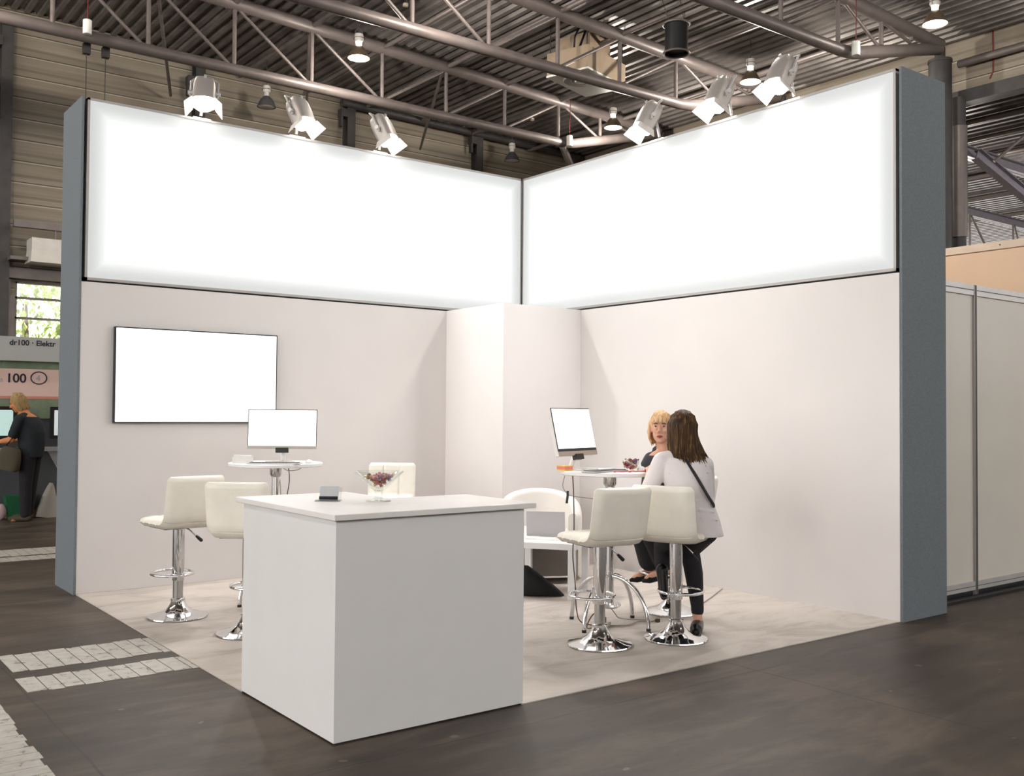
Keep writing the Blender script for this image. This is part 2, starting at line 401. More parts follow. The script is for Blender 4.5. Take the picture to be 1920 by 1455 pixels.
def wall_with_hole(x0, x1, z0, z1, y0, y1, hx0, hx1, hz0, hz1):
    b = MB()
    b.box((x0, y0, z0), (hx0, y1, z1)); b.box((hx1, y0, z0), (x1, y1, z1))
    b.box((hx0, y0, hz1), (hx1, y1, z1))
    if hz0 > z0: b.box((hx0, y0, z0), (hx1, y1, hz0))
    return b
S('wall_back', wall_with_hole(-32, 13.3, 0, 10.6, 14.0, 14.25, -2.45, 1.1, 0.0, 4.17), M['siding'], smooth=False)
ws = MB(); ws.box((13.1, 2.2, 0), (13.3, 14.0, 9.6)); ws.box((13.1, -24, 8.2), (13.3, 2.2, 9.6))
S('wall_side', ws, M['siding'], smooth=False)
S('wall_front_baffle', MB().box((-32, -24.2, 0), (13.3, -24.0, 6.4)).box((13.3, -24.2, 0), (45.2, -24.0, 4.2)), M['siding'], smooth=False)  # unseen wall behind the viewpoint, height set to cut light from the front

def deck_mesh(x0, x1, y0, y1, zf, pitch, h):
    pr = []; x = x0
    while x < x1:
        pr += [(x, h), (x + pitch*0.38, h), (x + pitch*0.5, 0), (x + pitch*0.88, 0)]; x += pitch
    b = MB(); vs = []; fs = []; n = len(pr)
    for (px, ph) in pr:
        z = zf(px) + ph
        vs += [(px, y0, z), (px, y1, z), (px, y0, z + 0.04), (px, y1, z + 0.04)]
    for i in range(n - 1):
        a, c = 4*i, 4*(i+1)
        fs += [(a, c, c+1, a+1), (a+2, a+3, c+3, c+2)]
    return b.add(vs, fs)
ztop = lambda x: 9.45 - 0.035 * (x - 2)
S('ceiling', deck_mesh(-32, 13.4, -24, 14.2, lambda x: ztop(x) + 0.22, 0.25, 0.07), M['deck'], smooth=False)
S('ceiling_annex', deck_mesh(13.35, 45, -24, 14.2, lambda x: 8.35, 0.30, 0.09), M['deck_bright'], smooth=False)

# columns
def column(x, y, z, r, label):
    t = T('steel_column', label, 'column', (x, y, 0)); t['kind'] = 'structure'
    P('shaft', MB().cyl((0,0,0), (0,0,z), r, 28), M['steel_dark'], t)
    P('cap_plate', MB().lathe([(r*1.06, z), (r*1.06, z+0.06), (r*0.45, z+0.1), (r*0.45, ztop(x) - z + z - 0.02)], n=24), M['steel_dark'], t)
    return t
column(12.5, 2.15, 8.75, 0.225, 'thick round steel column rising behind the grey right wing wall')
column(12.5, 6.1, 8.75, 0.225, 'round steel column of the middle roof truss')
column(12.5, 10.05, 8.75, 0.225, 'round steel column of the rearmost roof truss')
def slim(x, y, z0, z1, label):
    t = T('steel_post', label, 'column', (x, y, 0)); t['kind'] = 'structure'
    P('shaft', MB().cyl((0,0,z0), (0,0,z1), 0.13, 20), M['steel_dark'], t)
    P('sleeve', MB().cyl((0,0,5.2), (0,0,7.5), 0.16, 20), M['steel'], t)
slim(13.0, 2.02, 0, 8.1, 'slimmer round post right beside the thick column')
def ibeam_col(x, label):
    t = T('wall_stanchion', label, 'column', (x, 13.84, 0)); t['kind'] = 'structure'
    b = MB(); b.box((-0.11, -0.12, 0), (0.11, -0.10, 9.5)); b.box((-0.11, 0.13, 0), (0.11, 0.15, 9.5)); b.box((-0.012, -0.10, 0), (0.012, 0.13, 9.5))
    P('shaft', b, M['steel_dark'], t, smooth=False)
    P('bracket', MB().box((-0.30, -0.16, 8.95), (-0.10, 0.05, 9.15)).box((-0.30, -0.12, 8.7), (-0.24, 0.0, 8.95)), M['steel_dark'], t, smooth=False)
for x, l in ((-2.72, 'steel stanchion left of the glazed door on the back wall'), (1.29, 'steel stanchion on the back wall behind the first spotlight'),
             (5.17, 'steel stanchion on the back wall between the second and third spotlight'), (9.16, 'steel stanchion on the back wall near the hall corner'),
             (12.88, 'steel stanchion in the hall corner above the lightbox joint')): ibeam_col(x, l)

# roof trusses -------------------------------------------------------------
ZB, KX = 8.2, 9.03
def truss(y, label, first):
    t = T('roof_truss', label, 'truss', (0, y, 0), group='tubular roof trusses')
    P('bottom_chord', MB().tube([(-12, 0, ZB), (KX, 0, ZB)], 0.11, 16), M['steel'], t)
    P('raking_chord', MB().tube([(KX - 0.02, 0, ZB), (KX + 0.35, 0, ZB + 0.04), (12.36, 0, 9.0)], [0.11, 0.12, 0.12], 16), M['steel'], t)
    P('top_chord', MB().tube([(-12, 0, ztop(-12)), (12.4, 0, ztop(12.4))], 0.13, 16), M['steel'], t)
    xs = [KX - 0.12 - 1.655*k for k in range(8)]
    for i, x in enumerate(xs):
        P('vertical', MB().cyl((x, 0, ZB + 0.05), (x, 0, ztop(x) - 0.05), 0.042, 10), M['steel'], t)
    for i in range(7):
        x1, x0 = xs[i], xs[i+1]
        if x0 > 2.5: a, b = (x0 + 0.08, 0, ZB + 0.08), (x1 - 0.08, 0, ztop(x1) - 0.1)
        else: a, b = (x0 + 0.08, 0, ztop(x0) - 0.1), (x1 - 0.1, 0, ZB + 0.08)
        P('diagonal', MB().cyl(a, b, 0.034, 10), M['steel'], t)
    for x in (10.3, 11.35):
        zr = ZB + (x - KX - 0.35) * 0.32 + 0.1
        P('vertical', MB().cyl((x, 0, zr), (x, 0, ztop(x) - 0.05), 0.045, 10), M['steel'], t)
    P('diagonal', MB().cyl((KX + 0.1, 0, ztop(KX) - 0.1), (10.2, 0, ZB + 0.35), 0.034, 10), M['steel'], t)
    P('diagonal', MB().cyl((10.4, 0, ztop(10.4) - 0.1), (11.3, 0, ZB + 0.68), 0.034, 10), M['steel'], t)
    return t
truss(10.05, 'rear tubular roof truss, its lower chord lowest across the picture', True)
truss(6.12, 'middle tubular roof truss passing in front of the beige ceiling unit', False)
truss(2.1, 'front tubular roof truss ending at the thick column on the right', False)
k = 0
PURL = ((10.05, 14.0, 'between the rear truss and the back wall'), (6.12, 10.05, 'between the rear and the middle truss'), (2.1, 6.12, 'between the middle and the front truss'), (-2.0, 2.1, 'in front of the front truss'))
for x, wh in ((0.63, 'first'), (2.28, 'second'), (3.95, 'third'), (5.6, 'fourth'), (7.25, 'fifth'), (8.9, 'sixth'), (11.0, 'seventh')):
    for y0, y1, w2 in PURL:
        if y0 == -2.0 and x > 6: continue
        if y0 == 10.05 and x > 11: continue
        o = P('roof_purlin', MB().cyl((x, y0 + 0.13, ztop(x)), (x, y1 - 0.13, ztop(x)), 0.05, 10), M['steel'])
        tag(o, 'steel purlin tube %s, %s from the left' % (w2, wh), 'purlin', 'purlins between the trusses')
def brace(a, b, r, label, m='steel'):
    o = P('roof_brace', MB().cyl(a, b, r, 8), M[m]); tag(o, label, 'brace', 'sloping roof braces'); return o
brace((-0.9, 10.0, 9.5), (0.6, 13.7, 8.6), 0.035, 'slanting brace rising from the back wall behind the left end of the rear truss')
brace((2.3, 10.2, 9.35), (3.9, 13.7, 8.5), 0.035, 'slanting brace behind the rear truss above the second spotlight')
brace((5.6, 10.2, 9.3), (7.2, 13.7, 8.5), 0.035, 'slanting brace behind the rear truss above the third spotlight')
brace((9.05, 10.05, 8.15), (12.7, 13.6, 8.25), 0.10, 'thick tube from the bend of the rear truss into the hall corner')
brace((12.9, 6.2, 8.9), (12.95, 4.6, 7.9), 0.03, 'thin brace on the side wall, sloping down to the front', 'steel_dark')
brace((12.95, 3.2, 8.8), (12.95, 4.5, 7.9), 0.03, 'thin brace on the side wall, sloping down to the back', 'steel_dark')
brace((12.95, 9.0, 8.9), (12.95, 10.6, 7.6), 0.03, 'thin brace on the side wall behind the innermost right spotlight', 'steel_dark')
o = P('wall_pipe', MB().cyl((4.9, 13.75, 9.3), (12.8, 13.75, 9.22), 0.10, 12), M['steel_dark']); tag(o, 'thick dark pipe along the top of the back wall', 'pipe')
o = P('wall_pipe', MB().cyl((12.95, -14.0, 8.78), (12.95, 2.0, 8.78), 0.075, 12), M['steel']); tag(o, 'steel pipe on the side wall right of the thick column', 'pipe')
o = P('wall_pipe', MB().cyl((12.95, 2.4, 8.55), (12.95, 13.6, 8.55), 0.075, 12), M['steel']); tag(o, 'steel pipe on the side wall above the right lightbox', 'pipe')
o = P('red_pipe', MB().tube([(13.086, 1.35, 9.4), (13.086, 1.35, 8.5), (13.086, 1.42, 8.36)], 0.016, 8), M['red_cord']); tag(o, 'thin red pipe running down the side wall right of the column', 'pipe')
S('beam_opening', MB().box((12.98, -24, 7.98), (13.34, 2.2, 8.24)), M['steel_dark'], smooth=False)

# annex hall seen through the opening
for i, (x, r) in enumerate(((14.1, 0.06), (15.4, 0.07), (16.9, 0.06), (18.6, 0.07), (20.6, 0.06), (23.2, 0.07), (26.5, 0.06))):
    o = P('annex_purlin', MB().cyl((x, -8, 8.345 - r), (x, 13.5, 8.345 - r), r, 10), M['steel'])
    tag(o, 'round purlin under the annex roof, %s one beyond the opening' % ('nearest', 'second', 'third', 'fourth', 'fifth', 'sixth', 'farthest')[i], 'purlin', 'purlins under the annex roof')
def annex_beam(y, z, label, x0=13.6, x1=34):
    b = MB(); b.box((x0, y-0.11, z), (x1, y+0.11, z+0.025)); b.box((x0, y-0.11, z+0.23), (x1, y+0.11, z+0.255)); b.box((x0, y-0.012, z), (x1, y+0.012, z+0.25))
    o = P('annex_beam', b, M['steel_lilac'], smooth=False); tag(o, label, 'beam', 'pale beams in the annex')
annex_beam(3.1, 7.45, 'pale steel beam just below the annex roof, the upper one')
annex_beam(6.35, 7.40, 'pale steel beam far inside the annex, the lower one', 20.9)
def slant_beam(a, b, label):
    a, b = Vector(a), Vector(b); d = (b - a); L = d.length; q = d.to_track_quat('X', 'Z').to_matrix().to_4x4(); q.translation = a
    mb = MB()
    mb.box((0, -0.10, -0.13), (L, 0.10, -0.105), mtx=q); mb.box((0, -0.10, 0.105), (L, 0.10, 0.13), mtx=q); mb.box((0, -0.012, -0.11), (L, 0.012, 0.11), mtx=q)
    o = P('annex_strut', mb, M['steel_lilac'], smooth=False); tag(o, label, 'beam')
slant_beam((15.4, 2.9, 7.5), (18.6, 2.35, 6.1), 'pale slanting strut dropping to the right inside the annex')
for i, (a, b) in enumerate((((14.4, 2.0, 7.0), (15.3, 1.2, 8.05)), ((15.3, 1.2, 8.05), (16.2, 0.2, 7.4)), ((21.5, 6.3, 6.3), (21.5, 6.3, 7.4)), ((21.6, 6.3, 7.4), (22.6, 6.2, 6.2)), ((24.0, 6.2, 7.4), (24.6, 6.2, 6.2)), ((23.9, 6.2, 6.2), (23.9, 6.2, 7.4)))):
    o = P('annex_rod', MB().cyl(a, b, 0.035, 8), M['steel'])
    tag(o, ('thin rod rising to the annex roof beside the post', 'thin rod falling right from the annex roof', 'upright rod below the lower annex beam, first one', 'slanting rod below the lower annex beam, first one', 'slanting rod below the lower annex beam, second one', 'upright rod below the lower annex beam, second one')[i], 'rod', 'rods in the annex roof')
S('wall_annex', MB().box((45, -24, 0), (45.2, 14.2, 8.4)), M['siding'], smooth=False)

# pendant hall lamps and added fill lights -------------------------------------------------------
def hall_light(p, e):
    l = bpy.data.lights.new('hall_lamp_and_fill', 'POINT'); l.energy = e; l.color = (1.0, 0.93, 0.83); l.shadow_soft_size = 0.10
    lo = bpy.data.objects.new('hall_lamp_and_fill', l); COL.objects.link(lo); lo.location = p
for p, e in (((2.66, 4.83, 8.37), 900), ((2.66, 0.79, 8.37), 900), ((-4.55, 8.73, 8.37), 900), ((-4.55, 4.83, 8.37), 900), ((-11.8, 4.83, 8.37), 1100), ((-11.8, 0.79, 8.37), 1300),
             ((-11.8, -3.2, 8.37), 1300), ((2.66, -3.2, 8.37), 700), ((2.66, -11.2, 8.37), 700), ((9.8, -7.2, 8.37), 900), ((-11.8, -11.2, 8.37), 700), ((18.0, -3.2, 6.6), 700), ((18.0, 4.8, 6.6), 700), ((25.0, 1.0, 6.6), 900)):
    hall_light(p, e * 0.27)      # added unseen lights without fittings: picked lamp-grid spots and the annex
def pendant(lit, label, loc, power=270):
    x, y, z = loc
    t = T('pendant_lamp', label, 'lamp', loc, group='bell shaped hall lamps')
    P('cord', MB().cyl((0, 0, 0.50), (0, 0, ztop(x) + 0.22 - z), 0.008, 6), M['steel_dark'], t)
    P('gear_housing', MB().lathe([(0.03, 0.5), (0.085, 0.48), (0.095, 0.42), (0.095, 0.36), (0.07, 0.33)], n=20), M['lamp_white'], t)
    P('neck', MB().lathe([(0.06, 0.335), (0.055, 0.23)], n=16), M['lamp_on'] if lit else M['lamp_white'], t)
    P('shade', MB().lathe([(0.05, 0.25), (0.085, 0.23), (0.14, 0.16), (0.19, 0.07), (0.215, 0.0), (0.205, 0.0), (0.18, 0.07), (0.13, 0.15), (0.08, 0.22), (0.04, 0.235)], n=28, cap=False), M['lamp_bronze'] if lit else M['lamp_grey'], t)
    P('lens', MB().lathe([(0.200, 0.012), (0.19, 0.004), (0.06, -0.002)], n=28), M['lamp_on'] if lit else M['lamp_white'], t)
    P('cage', MB().tube([(0.105*math.cos(a), 0.105*math.sin(a), 0.40) for a in [2*PI*k/16 for k in range(16)]], 0.006, 6, loop=True)
        .tube([(0.1, 0, 0.34), (0.08, 0, 0.53), (0, 0, 0.60), (-0.08, 0, 0.53), (-0.1, 0, 0.34)], 0.006, 6), M['steel'], t)
    if lit:
        hall_light((x, y, z - 0.13), power)
    return t
pendant(True, 'lit bell lamp hanging above the second left spotlight', (2.66, 8.73, 8.5))
pendant(True, 'lit bell lamp hanging behind the innermost right spotlight', (9.84, 9.07, 8.5), 330)
pendant(True, 'lit bell lamp hanging above the middle right spotlight', (9.80, 4.83, 8.5), 420)
pendant(True, 'lit bell lamp hanging beside the thick column, at the top right', (9.91, 0.79, 8.5), 80)
pendant(False, 'unlit grey bell lamp between the first and second left spotlight', (2.47, 12.74, 8.47))
pendant(False, 'unlit grey bell lamp above the left lightbox near the corner', (9.77, 13.06, 8.47))

def sensor(loc, label, cord=True):
    t = T('ceiling_sensor', label, 'sensor', loc, group='white canisters hanging on red cords')
    P('canister', MB().lathe([(0.06, -0.13), (0.075, -0.125), (0.075, 0.12), (0.06, 0.13), (0.02, 0.135)], n=20), M['white_plastic'], t)
    P('cord', MB().cyl((0, 0, 0.13), (0.02, 0, ztop(loc[0]) + 0.2 - loc[2]), 0.008, 6), M['red_cord'], t)
sensor((-2.14, 9.86, 8.30), 'white canister hanging before the rear truss, far left')
sensor((9.12, 9.86, 8.22), 'white canister hanging at the bend of the rear truss')
sensor((9.14, 1.88, 8.20), 'white canister hanging at the bend of the front truss')
for p, l in (((9.62, 11.98, 9.36), 'small round smoke detector on the roof above the lightbox corner'), ((3.33, 8.08, 9.54), 'small round smoke detector on the roof right of the first lit lamp')):
    t = T('smoke_detector', l, 'smoke detector', p)
    P('body', MB().lathe([(0.02, -0.05), (0.055, -0.04), (0.06, 0.0), (0.05, 0.02)], n=16), M['cream_plastic'], t)
    P('stem', MB().cyl((0, 0, 0.02), (0, 0, ztop(p[0]) + 0.22 - p[2]), 0.01, 6), M['steel_dark'], t)

# beige ceiling air unit ---------------------------------------------------
t = T('ceiling_air_unit', 'beige box shaped ceiling air unit behind the middle truss', 'air unit', (7.12, 6.98, 8.50), R(16))
P('lower_housing', MB().box((-0.75, -0.5, 0.02), (0.75, 0.5, 0.48)), M['box_beige'], t, smooth=False)
P('upper_housing', MB().box((-0.35, -0.30, 0.48), (0.45, 0.45, 0.92)), M['box_beige'], t, smooth=False)
P('bottom_panel', MB().box((-0.76, -0.51, -0.02), (0.76, 0.51, 0.02)), M['white_plastic'], t, smooth=False)
df = P('diffuser', MB().lathe([(0.36, -0.02), (0.34, -0.05), (0.20, -0.055), (0.18, -0.03)], c=(-0.25, 0, 0), n=32), M['alu_soft'], t)
P('diffuser_hub', MB().lathe([(0.12, -0.03), (0.115, -0.075), (0.05, -0.08)], c=(-0.25, 0, 0), n=24), M['white_plastic'], df)
P('cable_bundle', MB().tube([(-0.6, -0.2, 0.5), (-0.5, -0.25, 0.8), (-0.35, -0.2, 0.95), (-0.2, -0.3, 1.15)], 0.025, 8).tube([(-0.5, 0, 0.5), (-0.62, -0.1, 0.75), (-0.4, -0.1, 1.1)], 0.02, 8), M['black_plastic'], t)
P('hanger', MB().cyl((-0.7, 0.45, 0.4), (-0.7, 0.45, 1.15), 0.012, 6).cyl((0.7, 0.45, 0.4), (0.7, 0.45, 1.15), 0.012, 6).cyl((-0.7, -0.45, 0.4), (-0.7, -0.45, 1.15), 0.012, 6).cyl((0.7, -0.45, 0.4), (0.7, -0.45, 1.15), 0.012, 6), M['steel_dark'], t)
t = T('ceiling_fan_drum', 'black drum shaped fan hanging before the middle truss', 'fan', (7.26, 4.55, 8.45))
P('drum', MB().lathe([(0.22, 0.0), (0.22, 0.58), (0.205, 0.58), (0.205, 0.0)], n=32, cap=False).lathe([(0.205, 0.05), (0.02, 0.06)], n=32), M['black_plastic'], t)
P('lower_rim', MB().tube([(0.245*math.cos(2*PI*k/32), 0.245*math.sin(2*PI*k/32), 0.0) for k in range(32)], 0.02, 8, loop=True), M['steel'], t)
P('upper_rim', MB().tube([(0.25*math.cos(2*PI*k/32), 0.25*math.sin(2*PI*k/32), 0.56) for k in range(32)], 0.022, 8, loop=True), M['steel'], t)
P('suspension', MB().cyl((0.2, 0, 0.57), (0.35, 0.1, 1.02), 0.006, 6).cyl((-0.2, 0, 0.57), (-0.3, 0.1, 1.02), 0.006, 6).cyl((0, -0.2, 0.57), (0, -0.1, 1.02), 0.006, 6), M['steel_dark'], t)
for x, l in ((-2.05, 'left one of two thin cables rising behind the left lightbox'), (-1.72, 'right one of two thin cables rising behind the left lightbox')):
    t = T('hanging_cable', l, 'cable', (x, 10.25, 0))
    P('wire', MB().cyl((0, 0, 4.8), (0, 0, 7.98), 0.008, 6), M['steel_dark'], t); P('clamp', MB().box((-0.06, -0.06, 7.95), (0.06, 0.06, 8.14)), M['steel_dark'], t)

# glazed roller door and things on the back wall ----------------------------
wf = MB(); y0, y1 = 14.02, 14.14
wf.box((-2.47, y0, 0), (-2.40, y1, 4.2)); wf.box((1.03, y0, 0), (1.12, y1, 4.2)); wf.box((-2.47, y0, 4.14), (1.12, y1, 4.24))
for z in (3.84, 3.42, 2.96, 2.5, 2.04, 1.58, 1.12): wf.box((-2.45, y0, z - 0.022), (1.1, y1, z + 0.022))
wf.box((-2.45, y0, 0), (1.1, y1, 0.7))
w1 = S('window_1', wf, M['steel'], smooth=False)
P('pane', MB().box((-2.42, 14.07, 0.7), (1.06, 14.08, 4.16)), M['pane'], w1, smooth=False)
o = P('door_box_beam', MB().box((-2.62, 13.8, 4.22), (1.3, 14.0, 4.42)), M['steel'], smooth=False); tag(o, 'grey lintel box above the glazed roller door', 'lintel')
o = P('door_track_cover', MB().box((-2.60, 13.82, 0), (-2.475, 13.99, 3.85)).box((-2.595, 13.86, 3.85), (-2.555, 13.96, 4.2)), M['steel'], smooth=False); tag(o, 'grey track cover on the left of the glazed roller door', 'track cover')
t = T('air_curtain_heater', 'off white hanging heater above the glazed roller door', 'heater', (-1.2, 13.45, 4.5))
P('casing', MB().prism([(-1.1, -0.25), (1.1, -0.25), (1.1, 0.25), (-1.1, 0.25)], 0.25, 0.5).rings([[(-1.13, -0.32, 0.0), (1.13, -0.32, 0.0), (1.13, 0.25, 0.0), (-1.13, 0.25, 0.0)], [(-1.1, -0.25, 0.25), (1.1, -0.25, 0.25), (1.1, 0.25, 0.25), (-1.1, 0.25, 0.25)]]), M['lamp_white'], t, smooth=False)
P('hanger', MB().cyl((-0.6, 0, 0.5), (-0.6, 0, 0.78), 0.02, 8).cyl((0.6, 0, 0.5), (0.6, 0, 0.78), 0.02, 8).box((-1.4, -0.05, 0.72), (1.5, 0.08, 0.86)), M['steel'], t, smooth=False)
P('bracket', MB().box((-1.45, -0.05, 0.05), (-1.1, 0.4, 0.12)), M['steel'], t, smooth=False)

# outdoors behind the door
def tree(x, y, h, label, seed):
    rnd = random.Random(seed)
    t = T('broadleaf_tree', label, 'tree', (x, y, -0.02), group='trees behind the glazed door')
    P('trunk', MB().tube([(0, 0, 0), (0.05, 0, h*0.4), (0, 0.05, h*0.85)], [0.14, 0.10, 0.03], 8), M['bark'], t)
    b = MB()
    for i in range(2600):
        a = rnd.uniform(0, 2*PI); e = rnd.uniform(-1, 1); rr = 1.5 * rnd.uniform(0.4, 1) ** 0.5
        c = Vector((rr*math.cos(a)*math.sqrt(1-e*e), rr*math.sin(a)*math.sqrt(1-e*e), h*0.55 + e*h*0.5))
        q = Matrix.Rotation(rnd.uniform(0, 6), 3, 'Z') @ Matrix.Rotation(rnd.uniform(-1.2, 1.2), 3, 'X'); s = rnd.uniform(0.06, 0.13)
        b.add([c + q @ Vector(v) for v in ((-s*0.5, 0, 0), (0, s, 0.02), (s*0.5, 0, 0), (0, -s, -0.02))], [(0, 1, 2, 3)])
    P('foliage', b, M['leaf'], t, smooth=False)
tree(-1.35, 18.4, 4.9, 'leafy green tree seen through the left of the glazed door', 1)
tree(1.9, 19.6, 5.2, 'leafy green tree seen through the middle of the glazed door', 2)
tree(-0.6, 22.6, 5.4, 'leafy green tree farthest behind the glazed door', 3)
t = T('sign_post', 'pale post with a small brown sign outside the glazed door', 'sign', (-2.40, 16.6, -0.02))
P('post', MB().cyl((0, 0, 0), (0, 0, 4.4), 0.045, 10), M['white_plastic'], t)
P('sign_board', MB().box((-0.13, -0.06, 3.25), (0.17, -0.045, 3.48)), M['sign_brown'], t, smooth=False)

# ------------------------------------------------------------------ the stand: walls, lightboxes, pillar, carpet
ZL0, ZL1 = 2.575, 4.085
LX = -4.57; LY = -4.53
wl = MB()
wl.box((LX, 0, 0), (0, 0.6, 2.56), 0); wl.box((LX, 0.09, 2.56), (0, 0.6, 4.06), 1)
wl.box((LX - 0.02, -0.004, 0), (LX, 0.61, 2.56), 1); wl.box((LX - 0.02, 0.0, 2.56), (LX, 0.61, 4.09), 1)
S('wall_left', wl, [M['white_wall'], M['grey_wing']], smooth=False)
wr = MB()
wr.box((0, LY, 0), (0.6, 0.6, 2.56), 0); wr.box((0.09, LY, 2.56), (0.6, 0.6, 4.06), 1)
wr.box((0.006, LY - 0.02, 0), (0.61, LY, 2.56), 1); wr.box((0.006, LY - 0.02, 2.56), (0.61, LY, 4.09), 1)
S('wall_right', wr, [M['white_wall'], M['grey_wing']], smooth=False)
def lightbox(label, loc, rz, w, end):
    """local x along the wall from the outer end"""
    t = T('lightbox', label, 'lightbox', loc, rz, group='glowing lightboxes on the stand walls')
    z0, z1 = ZL0, ZL1
    fr = MB(); fr.box((0, 0, z0), (w, 0.088, z0 + 0.022)); fr.box((0, 0, z1 - 0.018), (w, 0.088, z1)); fr.box((0, 0, z0), (0.02, 0.088, z1)); fr.box((w - 0.012, 0, z0), (w, 0.088, z1))
    P('frame', fr, M['alu_soft'], t, smooth=False)
    P('light_panel', MB().box((0.02, 0.008, z0 + 0.022), (w - 0.012, 0.05, z1 - 0.018)), mat_lightbox('backlit_fabric_' + end, w, z1 - z0, z0), t, smooth=False)
    return t
lightbox('long white glowing lightbox on the left wall above the wall screen', (LX + 0.025, 0, 0), 0, -LX - 0.03, 'left')
# right: local x must run from the outer end (y=LY) towards the corner, front towards -X
lb = T('lightbox', 'long white glowing lightbox on the right wall above the seated women', 'lightbox', (0, -0.005, 0), -PI/2, group='glowing lightboxes on the stand walls')
w = -LY - 0.03; fr = MB(); z0, z1 = ZL0, ZL1
fr.box((0, 0, z0), (w, 0.088, z0 + 0.022)); fr.box((0, 0, z1 - 0.018), (w, 0.088, z1)); fr.box((0, 0, z0), (0.012, 0.088, z1)); fr.box((w - 0.02, 0, z0), (w, 0.088, z1))
P('frame', fr, M['alu_soft'], lb, smooth=False)
P('light_panel', MB().box((0.012, 0.008, z0 + 0.022), (w - 0.02, 0.05, z1 - 0.018)), mat_lightbox('backlit_fabric_right', w, z1 - z0, z0), lb, smooth=False)

o = P('corner_pillar', MB().box((-0.985, -0.99, 0.0065), (-0.001, -0.001, 2.562)), M['white_wall'], smooth=False)
tag(o, 'square white boxed pillar standing in the inner corner of the stand', 'pillar', kind='structure')
o = P('stand_carpet', MB().prism([(LX, 0), (0, 0), (0, LY), (LX + 1.075, LY), (LX + 1.075, LY + 0.515), (LX + 0.575, LY + 0.515), (LX + 0.575, LY + 1.06), (LX, LY + 1.06)], 0, 0.006), M['carpet'], smooth=False)
tag(o, 'pale grey carpet covering the floor of the exhibition stand', 'carpet')

# spotlights ----------------------------------------------------------------
def spotlight(label, loc, rz, turn, aim, energy):
    """local -y is out over the stand; loc is on the wall face at the wall top"""
    t = T('spotlight', label, 'spotlight', loc, rz, group='silver floodlights on the stand walls'); t.scale = (1.15, 1.15, 1.15)
    q = Matrix.Rotation(turn, 4, 'Z') @ Matrix.Translation((0, -0.03, 0.10)) @ Matrix.Rotation(R(-28), 4, 'X')
    def tr(mb): mb.v = [tuple(q @ Vector(v)) for v in mb.v]; return mb
    hs = MB(); ring = []
    for z, sx, sy in ((-0.03, 0.085, 0.075), (0.06, 0.085, 0.08), (0.14, 0.082, 0.078), (0.19, 0.07, 0.066), (0.215, 0.045, 0.04)):
        ring.append([(sx*math.copysign(abs(math.cos(a))**0.5, math.cos(a)), sy*math.copysign(abs(math.sin(a))**0.5, math.sin(a)), z) for a in [2*PI*k/24 for k in range(24)]])
    P('housing', tr(hs.rings(ring)), M['spot_body'], t, ang=50)
    P('lens', tr(MB().lathe([(0.080, -0.034), (0.074, -0.050), (0.02, -0.058)], n=20)), M['spot_on'], t)
    yk = MB().tube([(-0.1, 0, 0.03), (-0.1, 0.0, 0.19), (-0.08, 0.02, 0.235), (0.08, 0.02, 0.235), (0.1, 0, 0.19), (0.1, 0, 0.03)], 0.009, 8)
    yk.cyl((-0.12, 0, 0.07), (-0.085, 0, 0.07), 0.018, 10).cyl((0.12, 0, 0.07), (0.085, 0, 0.07), 0.018, 10)
    P('yoke', tr(yk), M['alu'], t)
    for sx in (-1, 1):
        f = MB().rings([[(sx*0.082, -0.07, -0.03), (sx*0.086, -0.07, -0.03), (sx*0.086, 0.07, -0.03), (sx*0.082, 0.07, -0.03)],
                        [(sx*0.135, -0.085, -0.105), (sx*0.139, -0.085, -0.105), (sx*0.139, 0.085, -0.105), (sx*0.135, 0.085, -0.105)]])
        P('barn_door', tr(f), M['spot_flap'], t, smooth=False)
    P('arm', MB().tube([(0.0, -0.02, 0.30), (0.02, 0.06, 0.22), (0.02, 0.12, 0.02)], 0.012, 8).box((-0.05, 0.09, -0.03), (0.09, 0.17, 0.0)), M['alu'], t)
    wq = Matrix.Translation(loc) @ Matrix.Rotation(rz, 4, 'Z')
    lp = wq @ ((q @ Vector((0, 0, -0.075))) * 1.15)
    l = bpy.data.lights.new('spot_beam', 'SPOT'); l.energy = energy; l.color = (1.0, 0.965, 0.945); l.spot_size = R(108); l.spot_blend = 0.75; l.shadow_soft_size = 0.05
    lo = bpy.data.objects.new('spot_beam', l); COL.objects.link(lo); lo.location = lp
    lo.rotation_euler = (Vector(aim) - lp).to_track_quat('-Z', 'Y').to_euler()
SPE = 130
spotlight('silver floodlight on the left wall, nearest its outer end', (-3.58, -0.02, 4.12), 0, -0.4, (-3.0, -2.3, 0), SPE)
spotlight('silver floodlight on the left wall, the middle one of three', (-2.66, -0.02, 4.12), 0, 0.35, (-2.1, -2.5, 0), SPE*1.0)
spotlight('silver floodlight on the left wall, nearest the corner', (-1.76, -0.02, 4.12), 0, 0.5, (-1.9, -2.5, 0), SPE*0.4)
spotlight('silver floodlight on the right wall, nearest the corner', (-0.02, -1.95, 4.12), -PI/2, -0.35, (-2.0, -3.3, 0), SPE*0.62)
spotlight('silver floodlight on the right wall, the middle one of three', (-0.02, -2.83, 4.12), -PI/2, -0.2, (-2.3, -2.5, 0), SPE*0.75)
spotlight('silver floodlight on the right wall, nearest its outer end', (-0.02, -3.49, 4.12), -PI/2, -0.1, (-1.9, -2.3, 0), SPE*0.95)

# wall screen ----------------------------------------------------------------
def screen_slab(b, x0, x1, z0, z1, y, th): b.box((x0, y - th, z0), (x1, y, z1)); return b
t = T('wall_screen', 'large flat screen glowing white on the left wall', 'screen', (-3.59, 0, 1.80))
P('casing', MB().box((-0.718, -0.045, -0.402), (0.718, 0.0, 0.402)), M['black_plastic'], t, smooth=False)
P('display', MB().box((-0.708, -0.048, -0.392), (0.708, -0.044, 0.392)), M['screen'], t, smooth=False)

